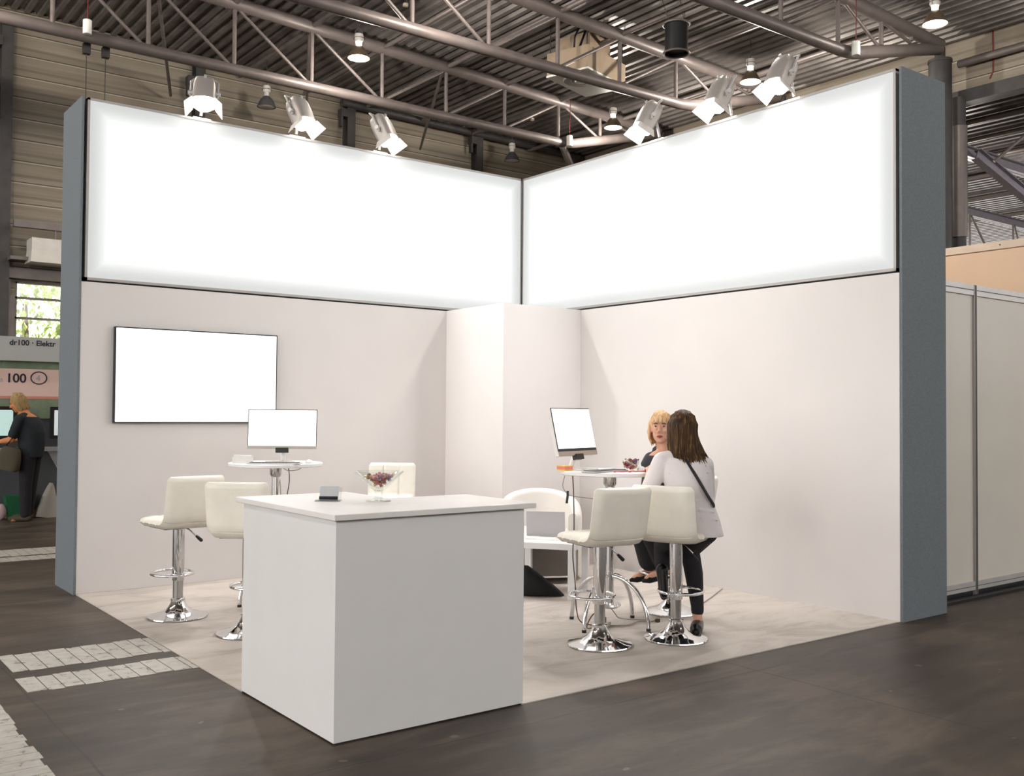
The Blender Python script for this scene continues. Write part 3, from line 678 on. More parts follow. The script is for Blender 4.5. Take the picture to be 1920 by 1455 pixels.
# reception counter ------------------------------------------------------------
t = T('reception_counter', 'white L shaped reception counter on the front corner of the carpet', 'counter', (LX, LY, 0.0))
poly = [(0.0, 0.0), (1.08, 0.0), (1.08, 0.52), (0.58, 0.52), (0.58, 1.065), (0.0, 1.065)]
P('body', MB().prism(poly, 0.008, 1.005), M['white_gloss'], t, smooth=False)
P('plinth', MB().prism([(0.012, 0.012), (1.068, 0.012), (1.068, 0.50), (0.56, 0.50), (0.56, 1.05), (0.012, 1.05)], 0.0, 0.008), M['dark_gap'], t, smooth=False)
P('shadow_gap', MB().prism([(0.012, 0.012), (1.068, 0.012), (1.068, 0.50), (0.56, 0.50), (0.56, 1.05), (0.012, 1.05)], 1.005, 1.012), M['dark_gap'], t, smooth=False)
P('countertop', MB().prism([(-0.03, -0.042), (1.128, -0.042), (1.128, 0.60), (0.635, 0.60), (0.635, 1.11), (-0.03, 1.11)], 1.012, 1.04), M['slab'], t, smooth=False, bevel=0.004)

# card holder
t = T('card_holder', 'small clear stand holding grey cards on the reception counter', 'card holder', (-4.29, -3.90, 1.04), VR)
P('base', MB().box((-0.065, -0.05, 0), (0.065, 0.03, 0.005)), M['glass'], t, smooth=False)
q = Matrix.Translation((0, 0.0, 0.005)) @ Matrix.Rotation(R(-38), 4, 'X')
P('back_plate', MB().box((-0.055, 0.009, 0), (0.062, 0.012, 0.085), mtx=q), M['glass'], t, smooth=False)
P('card_stack', MB().box((-0.048, -0.004, 0.004), (0.048, 0.008, 0.082), mtx=q), M['card_grey'], t, smooth=False)
P('dark_ledge', MB().box((-0.048, -0.014, 0.0), (0.048, -0.004, 0.012), mtx=q), M['ink'], t, smooth=False)

def candy(name, m, loc, rot, label, group):
    b = MB(); b.ell((0, 0, 0), (0.0135, 0.009, 0.0085), 10, 6)
    b.rings([[(0.012, -0.003, -0.003), (0.012, 0.003, -0.003), (0.012, 0.003, 0.003), (0.012, -0.003, 0.003)], [(0.021, -0.008, -0.005), (0.021, 0.008, -0.005), (0.021, 0.008, 0.006), (0.021, -0.008, 0.006)]])
    b.rings([[(-0.012, -0.003, -0.003), (-0.012, 0.003, -0.003), (-0.012, 0.003, 0.003), (-0.012, -0.003, 0.003)], [(-0.021, -0.008, -0.005), (-0.021, 0.008, -0.005), (-0.021, 0.008, 0.006), (-0.021, -0.008, 0.006)]])
    o = P(name, b, m); o.location = loc; o.rotation_euler = rot
    return tag(o, label, 'sweet', group)
PROT = []
def sweets(cx, cy, z_of, n, rmax, label, group, layers, seed, spacing=0.026):
    rnd = random.Random(seed); pts = []; tries = 0
    while len(pts) < n and tries < 20000:
        tries += 1; z = rnd.uniform(*layers); rm = z_of(z)
        a = rnd.uniform(0, 2*PI); r = rm * math.sqrt(rnd.random())
        p = Vector((cx + r*math.cos(a), cy + r*math.sin(a), z))
        if all((p - q).length > spacing for q in pts): pts.append(p)
    for i, p in enumerate(pts):
        kx = rnd.randrange(6)
        if len(PROT) < 6:
            o = candy('wrapped_sweet', M['sweets'][len(PROT)], p, (0, 0, 0), label, group); PROT.append(o)
        else:
            o = PROT[kx].copy(); COL.objects.link(o)
        o.location = p; o.rotation_euler = (rnd.uniform(-0.6, 0.6), rnd.uniform(-0.6, 0.6), rnd.uniform(0, 6.28))
        tag(o, label, 'sweet', group)

# stemmed glass bowl with sweets
bx, by = -4.085, -4.06
t = T('stemmed_glass_bowl', 'wide clear glass bowl on a short stem on the reception counter', 'bowl', (bx, by, 1.04))
P('foot', MB().lathe([(0.065, 0.0), (0.066, 0.005), (0.03, 0.010), (0.018, 0.018), (0.017, 0.04), (0.022, 0.052), (0.012, 0.056)], n=32), M['glass'], t)
P('bowl', MB().lathe([(0.02, 0.052), (0.05, 0.075), (0.09, 0.115), (0.128, 0.15), (0.131, 0.153), (0.129, 0.156), (0.125, 0.153), (0.086, 0.120), (0.045, 0.081), (0.004, 0.064)], n=40, cap=True), M['glass'], t)
sweets(bx, by, lambda z: max(0.005, min(0.078, (z - 1.125) / 0.040 * 0.045 + 0.012)), 46, 0.07, 'small wrapped sweet in the stemmed glass bowl on the counter', 'sweets in the stemmed bowl', (1.128, 1.172), 5, 0.0175)

# bar stools -----------------------------------------------------------------
def stool_profile():
    pts = []
    for k in range(15):
        u = k / 14; y = 0.215 - u*0.345; pts.append((y, 0.69 - 0.012*max(0, (0.12 - u)/0.12)))
    cx, cz, r = -0.13, 0.785, 0.095
    for k in range(1, 8):
        a = -PI/2 - (PI/2 - 0.13) * k / 8
        pts.append((cx + r*math.cos(a), cz + r*math.sin(a)))
    y0, z0 = pts[-1]
    ex, ez = -0.275, 1.035
    for k in range(1, 17):
        u = k / 16; pts.append((y0 + (ex - y0)*u, z0 + (ez - z0)*u))
    return pts
def cushion(pts, half_w, th, grooves, cross, end0, end1):
    """padded slab swept along the side profile; grooves on its inner face"""
    L = [0]
    for i in range(1, len(pts)): L.append(L[-1] + math.dist(pts[i], pts[i-1]))
    tot = L[-1]; us = []
    nx = 36; top = [-1 + 2*k/nx for k in range(nx + 1)]; bot = [1 - 2*k/12 for k in range(1, 12)]
    rings = []
    S_ = []
    n = 44
    for k in range(n + 1): S_.append(tot * k / n)
    e = [0.0, 0.004, 0.010, 0.020]
    ss = sorted(set([round(x, 4) for x in S_ + (e if end0 else []) + ([tot - q for q in e] if end1 else [])]))
    for s in ss:
        i = max(j for j in range(len(L)) if L[j] <= s + 1e-9); i = min(i, len(pts) - 2)
        u = (s - L[i]) / (L[i+1] - L[i]); y = pts[i][0] + (pts[i+1][0]-pts[i][0])*u; z = pts[i][1] + (pts[i+1][1]-pts[i][1])*u
        j0, j1 = max(i-1, 0), min(i+2, len(pts)-1)
        ty, tz = pts[j1][0]-pts[j0][0], pts[j1][1]-pts[j0][1]; l = math.hypot(ty, tz); ty /= l; tz /= l
        ny, nz = tz, -ty            # inner side: up over the seat, forward over the back
        if ny*0.4 + nz < 0 and ny < 0: ny, nz = -ny, -nz
        k = 1.0; wsc = 0.0
        if end0 and s < 0.035: q = 1 - s/0.035; k = math.sqrt(max(0.02, 1 - q*q)); wsc = 0.018*q*q
        if end1 and tot - s < 0.035: q = 1 - (tot - s)/0.035; k = math.sqrt(max(0.02, 1 - q*q)); wsc = 0.022*q*q
        hw = half_w - wsc; ring = []
        def hh(x): return th/2 * k * max(0.0, 1 - abs(x)**5) ** 0.35
        for x in top:
            h = hh(x)
            for gx in grooves: h -= 0.011*k*math.exp(-((x*half_w - gx)/0.008)**2)
            for cs in cross: h -= 0.008*k*math.exp(-((s - cs)/0.009)**2)
            ring.append((x*hw, y + ny*h, z + nz*h))
        for x in bot:
            h = -hh(x); ring.append((x*hw, y + ny*h, z + nz*h))
        rings.append(ring)
    return MB().rings(rings)
PR = stool_profile()
def make_stool():
    t = T('bar_stool', 'x', 'bar stool', (0, 0, 0), group='cream bar stools with chrome pedestals')
    base = [(0.205, 0.0), (0.212, 0.006), (0.21, 0.012), (0.17, 0.022), (0.12, 0.037), (0.085, 0.058), (0.062, 0.085), (0.050, 0.108), (0.046, 0.118), (0.051, 0.122), (0.051, 0.134), (0.042, 0.140), (0.02, 0.142)]
    P('base', MB().lathe(base, n=56), M['chrome'], t)
    P('lower_column', MB().lathe([(0.036, 0.13), (0.036, 0.29)], n=28), M['chrome_dull'], t)
    P('upper_column', MB().lathe([(0.041, 0.265), (0.043, 0.27), (0.043, 0.635), (0.055, 0.642), (0.055, 0.652)], n=28), M['chrome'], t)
    fr = []
    for k in range(36):
        a = 2*PI*k/36; fr.append((0.15*math.cos(a), 0.098 + 0.148*math.sin(a), 0.305 + 0.002*math.sin(a)))
    P('footrest', MB().tube(fr, 0.0105, 10, loop=True).tube([(-0.035, 0.0, 0.305), (-0.06, -0.02, 0.305), (-0.10, -0.01, 0.305)], 0.009, 8).tube([(0.035, 0.0, 0.305), (0.06, -0.02, 0.305), (0.10, -0.01, 0.305)], 0.009, 8), M['chrome'], t)
    lv = P('lever', MB().tube([(0.03, 0.0, 0.645), (0.07, -0.01, 0.63), (0.13, -0.015, 0.575)], 0.005, 8), M['chrome_dull'], t)
    P('lever_grip', MB().tube([(0.125, -0.0145, 0.58), (0.14, -0.016, 0.566), (0.168, -0.018, 0.540), (0.172, -0.018, 0.536)], [0.008, 0.012, 0.013, 0.008], 10), M['black_plastic'], lv)
    P('under_plate', MB().box((-0.16, -0.13, 0.651), (0.16, 0.15, 0.668)), M['black_matte'], t, smooth=False)
    i0 = 19
    P('seat', cushion(PR[:i0+1], 0.215, 0.075, (-0.072, 0.072), (0.10, 0.20, 0.30), True, False), M['cream'], t, ang=60)
    P('backrest', cushion(PR[i0:], 0.215, 0.075, (-0.072, 0.072), (), False, True), M['cream'], t, ang=60)
    return t
STOOLS = [
    (-4.20, -1.36, 96, 0.0, 'cream bar stool farthest left, seen from behind with its seat jutting left'),
    (-4.00, -2.17, 50, 0.0, 'cream bar stool seen squarely from behind at the left of the white counter'),
    (-2.29, -3.80, 80, 0.0, 'cream bar stool between the counter and the women, with nobody on it'),
    (-1.76, -3.97, 24, 0.0, 'cream bar stool carrying the brown haired woman in white'),
    (-1.12, -3.32, 162, 0.0, 'cream bar stool carrying the blonde woman, half hidden behind her companion'),
    (-2.19, -0.90, 231, 0.0, 'cream bar stool facing the viewer behind the counter and glass bowl'),
]
proto = make_stool()
STO = []
for i, (x, y, a, dz, lab) in enumerate(STOOLS):
    o = proto if i == 0 else copy_tree(proto)
    o.location = (x, y, 0.006); o.rotation_euler = (0, 0, R(a - 90)); o['label'] = lab; STO.append(o)

# bar tables ---------------------------------------------------------------------
def bar_table(loc, rz, rad, label):
    t = T('bar_table', label, 'bar table', loc, rz, group='round white bar tables')
    P('tabletop', MB().lathe([(rad - 0.006, 1.066), (rad, 1.070), (rad, 1.090), (rad - 0.005, 1.094)], n=64), M['white_gloss'], t)
    P('pole', MB().cyl((0, 0, 0.14), (0, 0, 1.03), 0.033, 24), M['chrome'], t)
    P('collar', MB().lathe([(0.034, 0.98), (0.046, 1.0), (0.046, 1.05), (0.13, 1.06), (0.13, 1.066)], n=28), M['chrome_dull'], t)
    P('bottom_cap', MB().lathe([(0.02, 0.12), (0.06, 0.125), (0.085, 0.14), (0.08, 0.155), (0.035, 0.16)], n=24), M['chrome_dull'], t)
    for k in range(4):
        a = PI/2*k; pts = []
        for j in range(13):
            u = PI/2 * j / 12
            r = 0.03 + 0.29*math.sin(u); z = 0.015 + 0.335*math.cos(u)
            pts.append((r*math.cos(a), r*math.sin(a), z))
        lg = P('leg', MB().tube(pts, 0.0145, 12), M['chrome'], t)
        P('foot_cap', MB().cyl((pts[-1][0], pts[-1][1], 0.0), (pts[-1][0], pts[-1][1], 0.02), 0.016, 12), M['black_plastic'], lg)
    return t
T1 = (-3.385, -1.20); T2 = (-1.825, -3.39)
bar_table((*T1, 0.006), R(13), 0.365, 'round white bar table near the wall screen')
bar_table((*T2, 0.006), R(15), 0.345, 'round white bar table where the two women sit')
TZ = 1.10

def monitor(label, loc, rz, tilt, w, h, chin, chin_mat, black_strip, m_screen):
    t = T('desktop_computer', label, 'computer', loc, rz, group='all-in-one computers on the bar tables')
    # local -y is the viewing side; origin on the table top below the screen
    st = MB(); st.tube([(0, 0.10, 0.006), (0, 0.085, 0.05), (0, 0.05, 0.13)], 0.018, 10)
    st.tube([(-0.11, -0.07, 0.007), (-0.05, 0.03, 0.007), (0, 0.09, 0.007), (0.05, 0.03, 0.007), (0.11, -0.07, 0.007)], 0.008, 8)
    P('stand', st, M['white_plastic'], t)
    q = Matrix.Translation((0, 0.03, 0.105)) @ Matrix.Rotation(-tilt, 4, 'X')
    P('hinge_block', MB().box((-0.05, -0.012, -0.03), (0.05, 0.022, 0.01), mtx=q), M['black_plastic'], t, smooth=False)
    P('casing', MB().box((-w/2, 0.002, 0), (w/2, 0.03, h), mtx=q), M['white_plastic'], t, smooth=False, bevel=0.003)
    P('bezel', MB().box((-w/2, -0.003, chin), (w/2, 0.002, h), mtx=q), M['black_plastic'], t, smooth=False)
    P('chin', MB().box((-w/2, -0.005, 0), (w/2, 0.002, chin), mtx=q), chin_mat, t, smooth=False)
    z0 = chin + black_strip
    P('display', MB().box((-w/2 + 0.006, -0.005, z0), (w/2 - 0.006, -0.0025, h - 0.006), mtx=q), m_screen, t, smooth=False)
    return t
# facing the viewer / facing the seats
monitor('all-in-one computer with a blank white screen on the table near the wall screen', (-3.345, -1.215, TZ), VR + R(4), R(4), 0.545, 0.315, 0.024, M['grey_alu'], 0.0, M['screen_dim'])
monitor('all-in-one computer turned sideways on the table where the women sit', (-1.965, -3.25, TZ), R(16), R(13), 0.50, 0.345, 0.032, M['brown_alu'], 0.02, M['screen'])

def keyboard(label, loc, rz):
    t = T('keyboard', label, 'keyboard', loc, rz, group='flat keyboards on the bar tables')
    P('base', MB().box((-0.20, -0.06, 0.002), (0.20, 0.06, 0.010)), M['silver'], t, smooth=False, bevel=0.002)
    kb = MB()
    for r_ in range(5):
        for c in range(15):
            x = -0.187 + c*0.025; y = -0.050 + r_*0.0205; kb.box((x, y, 0.010), (x + 0.021, y + 0.017, 0.0145))
    P('keys', kb, M['keys'], t, smooth=False)
def mouse(label, loc, rz):
    t = T('computer_mouse', label, 'mouse', loc, rz, group='white mice on the bar tables')
    b = MB(); b.ell((0, 0, 0.004), (0.030, 0.055, 0.026), 24, 14)
    b.v = [(x, y, max(z, 0.0)) for x, y, z in b.v]
    P('shell', b, M['white_plastic'], t)
    P('wheel', MB().ell((0, 0.03, 0.025), (0.004, 0.010, 0.005), 10, 6), M['black_plastic'], t)
keyboard('flat keyboard before the computer near the wall screen', (-3.49, -1.42, TZ), VR + R(2))
mouse('white mouse at the right of the keyboard near the wall screen', (-3.215, -1.445, TZ), VR + R(15))
t = T('brochure_holder', 'small white open box on the table near the wall screen', 'box', (-3.655, -1.19, TZ), VR + R(4))
b = MB(); b.box((-0.075, -0.03, 0), (0.075, 0.03, 0.006)); b.box((-0.075, -0.03, 0.006), (0.075, -0.027, 0.05)); b.box((-0.075, 0.027, 0.006), (0.075, 0.03, 0.065)); b.box((-0.075, -0.027, 0.006), (-0.072, 0.027, 0.05)); b.box((0.072, -0.027, 0.006), (0.075, 0.027, 0.05))
P('tray', b, M['white_plastic'], t, smooth=False)
P('leaflets', MB().box((-0.065, -0.02, 0.006), (0.065, 0.022, 0.058)), M['paper'], t, smooth=False)
keyboard('flat dark keyboard in front of the sideways computer', (-1.955, -3.482, TZ), R(12))
mouse('white mouse at the right of the table where the women sit', (-1.625, -3.505, TZ), R(-60))

# sticky notes, candy bowl, lanyard on the women's table
t = T('sticky_note_block', 'block of orange and pink sticky notes at the table edge', 'notes', (-2.105, -3.225, TZ), R(8))
z = 0.0
for m, h in (('yellow_note', 0.008), ('orange_note', 0.006), ('pink_note', 0.009), ('orange_note', 0.008), ('yellow_note', 0.004)):
    P('note_layer', MB().box((-0.042, -0.038, z), (0.042, 0.038, z + h)), M[m], t, smooth=False); z += h
cbx, cby = -1.712, -3.485
t = T('glass_sweet_bowl', 'small round glass bowl of sweets on the table where the women sit', 'bowl', (cbx, cby, TZ))
P('bowl', MB().lathe([(0.03, 0.0), (0.034, 0.006), (0.05, 0.03), (0.059, 0.06), (0.061, 0.072), (0.058, 0.072), (0.056, 0.06), (0.047, 0.032), (0.02, 0.010), (0.003, 0.009)], n=36), M['glass'], t)
sweets(cbx, cby, lambda z: 0.036 + (z - TZ - 0.02) * 0.10, 34, 0.05, 'small wrapped sweet in the round glass bowl between the women', 'sweets in the small bowl', (TZ + 0.023, TZ + 0.078), 9, 0.0185)
pts = []
for k in range(40):
    u = k / 39; pts.append((-1.965 + 0.31*u + 0.012*math.sin(9*u), -3.60 - 0.03*u + 0.022*math.sin(14*u + 0.5), TZ + 0.004 + 0.003*math.sin(20*u)**2))
o = P('lanyard', MB().tube(pts, 0.0085, 8, flat=0.35), M['red']); tag(o, 'crumpled red lanyard lying along the front edge of the table', 'lanyard')
o = P('paper_sheet', MB().box((-0.10, -0.07, 0), (0.10, 0.07, 0.002)), M['paper'], smooth=False, loc=(-1.86, -3.28, TZ), rot=(0, 0, R(30))); tag(o, 'white paper lying behind the keyboard on the table of the women', 'paper')

# cables
def cable(name, pts, r, m, label):
    # smooth the polyline
    P_ = [Vector(p) for p in pts]; out = []
    for i in range(len(P_) - 1):
        p0, p1, p2, p3 = P_[max(i-1, 0)], P_[i], P_[i+1], P_[min(i+2, len(P_)-1)]
        for k in range(8):
            t = k / 8
            out.append(0.5*((2*p1) + (p2-p0)*t + (2*p0-5*p1+4*p2-p3)*t*t + (3*p1-p0-3*p2+p3)*t**3))
    out.append(P_[-1])
    o = P(name, MB().tube(out, r, 6), m); tag(o, label, 'cable'); return o
cable('power_cable', [(-3.24, -1.12, 1.06), (-3.235, -1.13, 0.95), (-3.25, -1.12, 0.8), (-3.26, -1.12, 0.6), (-3.24, -1.13, 0.3), (-3.2, -1.1, 0.02), (-3.1, -0.9, 0.012)], 0.004, M['cable'], 'thin cable hanging straight down from the table near the wall screen')
cable('looped_cable', [(-3.16, -1.23, 1.065), (-3.20, -1.2, 1.035), (-3.26, -1.16, 1.03), (-3.31, -1.14, 1.055), (-3.34, -1.16, 1.02), (-3.36, -1.24, 0.9), (-3.35, -1.25, 0.6)], 0.003, M['cable_grey'], 'thin looped cable under the table near the wall screen')
cable('power_cable', [(-2.06, -3.26, 1.062), (-2.055, -3.265, 0.9), (-2.05, -3.265, 0.7), (-2.055, -3.26, 0.5), (-2.04, -3.27, 0.3), (-2.035, -3.28, 0.12), (-2.0, -3.3, 0.03), (-1.93, -3.45, 0.02), (-2.0, -3.52, 0.05), (-2.06, -3.42, 0.02), (-1.96, -3.38, 0.10), (-1.9, -3.40, 0.05), (-1.9, -3.42, 0.015)], 0.0045, M['cable'], 'brown cable hanging from the left edge of the table with the women')
cable('adapter_cable', [(-2.1, -3.22, 1.062), (-2.11, -3.21, 0.99), (-2.09, -3.23, 0.94), (-2.06, -3.25, 0.92), (-2.0, -3.29, 0.91), (-1.9, -3.35, 0.90), (-1.85, -3.38, 0.93)], 0.003, M['cable_grey'], 'thin grey cable slung under the table to its pole')
t = T('cable_adapter', 'small black cable plug hanging under the table edge', 'plug', (-2.085, -3.235, 0.90), R(20))
P('plug_body', MB().tube([(0, 0, 0.055), (0.0, 0, 0.02), (-0.015, 0, -0.03)], 0.009, 8), M['black_plastic'], t)
cable('floor_cable', [(-1.86, -3.44, 0.016), (-1.75, -3.5, 0.014), (-1.6, -3.45, 0.013), (-1.5, -3.5, 0.013), (-1.35, -3.42, 0.013), (-1.2, -3.48, 0.013), (-0.6, -3.2, 0.013), (-0.05, -2.9, 0.013)], 0.0045, M['cable_grey'], 'grey cable snaking over the carpet towards the right wall')
cable('thin_floor_cable', [(-1.8, -3.36, 0.14), (-1.76, -3.38, 0.08), (-1.68, -3.35, 0.03), (-1.55, -3.4, 0.012), (-1.48, -3.46, 0.012)], 0.0035, M['cable_grey'], 'thin cable dropping from the table foot onto the carpet')
t = T('power_strip', 'beige power strip on the carpet under the table of the women', 'power strip', (-1.92, -3.43, 0.006), R(30))
P('strip_body', MB().box((-0.10, -0.03, 0), (0.10, 0.03, 0.03)), M['cream_plastic'], t, smooth=False, bevel=0.006)
P('plug', MB().box((-0.03, -0.02, 0.03), (0.015, 0.02, 0.075)), M['black_plastic'], t, smooth=False, bevel=0.004)
o = P('door_stop', MB().box((-0.018, -0.014, 0), (0.018, 0.014, 0.022)), M['bag_brown'], bevel=0.003, loc=(-1.47, -3.52, 0.006), rot=(0, 0, 0.4)); tag(o, 'tiny brown clip lying on the carpet beside the stool base', 'clip')

# coffee table, laptop, papers -------------------------------------------------------
E1 = R(36)
L1 = Vector((-1.416, -2.511))
t = T('coffee_table', 'low white square table in front of the white tub chair', 'table', (L1.x, L1.y, 0.006), E1)
P('tabletop', MB().box((-0.04, -0.04, 0.40), (0.60, 0.56, 0.449)), M['white_gloss'], t, smooth=False, bevel=0.002)
for x in (0.0, 0.505):
    for y in (0.0, 0.505):
        P('leg', MB().box((x - 0.028, y - 0.028, 0), (x + 0.028, y + 0.028, 0.40)), M['white_gloss'], t, smooth=False)
t = T('laptop', 'open silver laptop seen from behind on the low white table', 'laptop', (-1.282, -2.012, 0.455), R(-45))
P('keyboard_deck', MB().box((-0.165, 0.0, 0), (0.165, 0.215, 0.014)), M['silver'], t, smooth=False, bevel=0.003)
q = Matrix.Translation((0, 0.004, 0.012)) @ Matrix.Rotation(R(8), 4, 'X')
P('lid', MB().box((-0.165, -0.007, 0), (0.165, 0.0, 0.205), mtx=q), M['silver'], t, smooth=False, bevel=0.003)
for i, (x, y, r_) in enumerate(((-1.36, -2.13, 40), (-1.43, -2.02, 62), (-1.27, -2.27, 25))):
    o = P('paper_sheet', MB().box((-0.105, -0.074, 0), (0.105, 0.074, 0.0015)), M['paper'], smooth=False, loc=(x, y, 0.4552 + 0.0016*i), rot=(0, 0, R(r_)))
    tag(o, ('white leaflet on the low table just before the laptop', 'white leaflet on the low table next to the counter edge', 'white leaflet on the low table nearest the empty stool')[i], 'paper', 'leaflets on the low table')
o = P('pen', MB().cyl((0, 0, 0), (0.05, 0, 0), 0.005, 8), M['black_plastic'], loc=(-1.47, -1.87, 0.462), rot=(0, 0, 0.3)); tag(o, 'short black pen lying left of the laptop', 'pen')

# tub chair ---------------------------------------------------------------------------
t = T('tub_armchair', 'white leather tub armchair in front of the square pillar', 'armchair', (-0.95, -1.52, 0.006), R(-37))
# local -y faces the viewer: shell is a U opening to -y
def ushell(r_in, r_out, z0, zf):
    rings = []; n = 36
    for k in range(n + 1):
        a = R(-28) + R(236) * k / n
        c, s = math.cos(a), math.sin(a)
        bk = max(0.0, s)
        z1 = zf(a)
        def pt(r, z): return (r*c, r*s*0.92, z)
        rr = (r_out - r_in)/2; rm = (r_in + r_out)/2
        ring = [pt(r_out, z0), pt(r_out, z1 - rr*0.9)]
        for j in range(1, 6):
            b = PI * j / 6; ring.append(pt(rm + rr*math.cos(b), z1 - rr*0.9 + rr*0.9*math.sin(b)))
        ring += [pt(r_in, z1 - rr*0.9), pt(r_in, z0)]
        rings.append(ring)
    return MB().rings(rings)
P('shell', ushell(0.285, 0.385, 0.04, lambda a: 0.60 + 0.195*max(0.0, math.sin(a))**0.55), M['white_leather'], t, ang=50)
P('seat_cushion', MB().rings([[(0.29*math.copysign(abs(math.cos(a))**0.6, math.cos(a))*s_, -0.05 + 0.29*math.copysign(abs(math.sin(a))**0.6, math.sin(a))*s_, z) for a in [2*PI*k/32 for k in range(32)]] for z, s_ in ((0.30, 0.96), (0.32, 1.0), (0.41, 1.0), (0.44, 0.96), (0.45, 0.85))]), M['white_leather'], t, ang=50)
P('front_panel', MB().prism([(-0.29, -0.30), (-0.15, -0.34), (0, -0.355), (0.15, -0.34), (0.29, -0.30), (0.29, 0.1), (-0.29, 0.1)], 0.06, 0.31), M['taupe'], t, ang=30)
P('front_piping', MB().tube([(-0.30, -0.302, 0.062), (-0.15, -0.345, 0.062), (0, -0.36, 0.062), (0.15, -0.345, 0.062), (0.30, -0.302, 0.062)], 0.008, 8), M['white_leather'], t)
for x, y in ((-0.30, -0.16), (0.30, -0.16), (-0.22, 0.22), (0.22, 0.22)):
    P('foot', MB().cyl((x, y, 0), (x, y, 0.045), 0.025, 12), M['black_plastic'], t)

# black bag under the low table
b = MB(); prof = [(-0.13, 0.22, 0.05), (-0.11, 0.245, 0.10), (-0.08, 0.24, 0.12), (0.02, 0.165, 0.125), (0.12, 0.09, 0.11), (0.19, 0.03, 0.07), (0.215, 0.008, 0.02)]
rings = []
for x, h, d in prof:
    rings.append([(x, d*math.copysign(abs(math.cos(a))**0.7, math.cos(a)), h*0.5 + h*0.5*math.copysign(abs(math.sin(a))**0.7, math.sin(a))) for a in [2*PI*k/20 for k in range(20)]])
b.rings(rings)
t = tag(P('cloth_bag', b, M['black_matte'], ang=60, loc=(-1.515, -2.20, 0.006), rot=(0, 0, VR)), 'slumped black cloth bag on the carpet beside the white counter', 'bag')

# ------------------------------------------------------------------ right: fair panels and peach wall
t = T('panel_partition', 'cream partition of framed fair panels right of the grey wing', 'partition', (0.64, -4.30, 0))
xs = [0.0, 0.855, 1.83, 2.36]
for i in range(3):
    pn = P('panel', MB().box((xs[i] + 0.02, -0.003, 0.12), (xs[i+1] - 0.02, 0.003, 2.53)), M['shell_panel'], t, smooth=False)
    P('top_rail', MB().box((xs[i], -0.02, 2.525), (xs[i+1], 0.02, 2.615)).box((xs[i], -0.022, 2.566), (xs[i+1], -0.0, 2.572), 1), [M['alu'], M['dark_gap']], t, smooth=False)
    P('bottom_rail', MB().box((xs[i], -0.02, 0.055), (xs[i+1], 0.02, 0.125)).box((xs[i], -0.022, 0.085), (xs[i+1], -0.0, 0.089), 1), [M['alu'], M['dark_gap']], t, smooth=False)
for x in xs[:-1] + [2.36]:
    P('post', MB().box((x - 0.02, -0.024, 0.01), (x + 0.02, 0.024, 2.615)).box((x - 0.008, -0.026, 0.02), (x - 0.002, -0.02, 2.61), 1).box((x + 0.006, -0.026, 0.02), (x + 0.010, -0.02, 2.61), 1), [M['alu_soft'], M['dark_gap']], t, smooth=False)
o = P('rubber_block', MB().box((0, 0, 0), (0.055, 0.05, 0.125)), M['black_plastic'], bevel=0.006, loc=(0.628, -4.48, 0)); tag(o, 'black block on the floor at the foot of the grey wing', 'block')
o = P('floor_cable_duct', MB().box((0.66, -4.40, 0), (3.0, -4.33, 0.02)).box((0.7, -4.30, 0), (3.0, -4.26, 0.045)), M['black_plastic'], smooth=False); tag(o, 'flat black cable duct along the foot of the cream partition', 'duct')
t = T('peach_partition', 'tall peach coloured wall with a pale batten behind the cream partition', 'partition', (3.06, -4.2, 0))
P('board', MB().box((0, -0.3, 0), (0.1, 3.9, 3.16)), M['peach'], t, smooth=False)
P('batten', MB().box((-0.012, -0.3, 3.16), (0.11, 3.9, 3.235)), M['peach_top'], t, smooth=False)
for k in range(3):
    P('screw', MB().cyl((-0.014, -0.12 + 0.28*k, 3.2), (-0.010, -0.12 + 0.28*k, 3.2), 0.008, 8), M['steel_dark'], t)

# ------------------------------------------------------------------ floor markings: worn white tape laid in short pieces
def tape_strip(x0, x1, y0, y1, along_x, label, seed):
    rnd = random.Random(seed); b = MB()
    L = (x1 - x0) if along_x else (y1 - y0); p = 0.0
    while p < L - 0.01:
        wd = min(rnd.uniform(0.085, 0.105), L - p); j = rnd.uniform(-0.012, 0.012)
        if along_x: b.box((x0 + p, y0 + j, 0), (x0 + p + wd - 0.006, y1 + j, 0.0025))
        else: b.box((x0 + j, y0 + p, 0), (x1 + j, y0 + p + wd - 0.006, 0.0025))
        p += wd
    o = P('floor_marking', b, M['tape'], smooth=False); tag(o, label, 'floor marking', 'worn white tape on the concrete'); o['kind'] = 'structure'
tape_strip(-5.47, LX + 0.0, -2.34, -1.89, True, 'wide band of worn white tape at the carpet edge, the farther one', 1)
tape_strip(-5.49, LX + 0.0, -2.83, -2.51, True, 'band of worn white tape at the carpet edge, the nearer one', 2)
tape_strip(-6.25, -5.66, -4.7, -2.95, False, 'band of worn white tape in the bottom left corner', 3)
tape_strip(-5.4, -3.6, 2.62, 3.15, True, 'far band of worn white tape behind the left wall, the rear one', 4)
tape_strip(-5.4, -3.6, 2.24, 2.55, True, 'far band of worn white tape behind the left wall, the front one', 5)

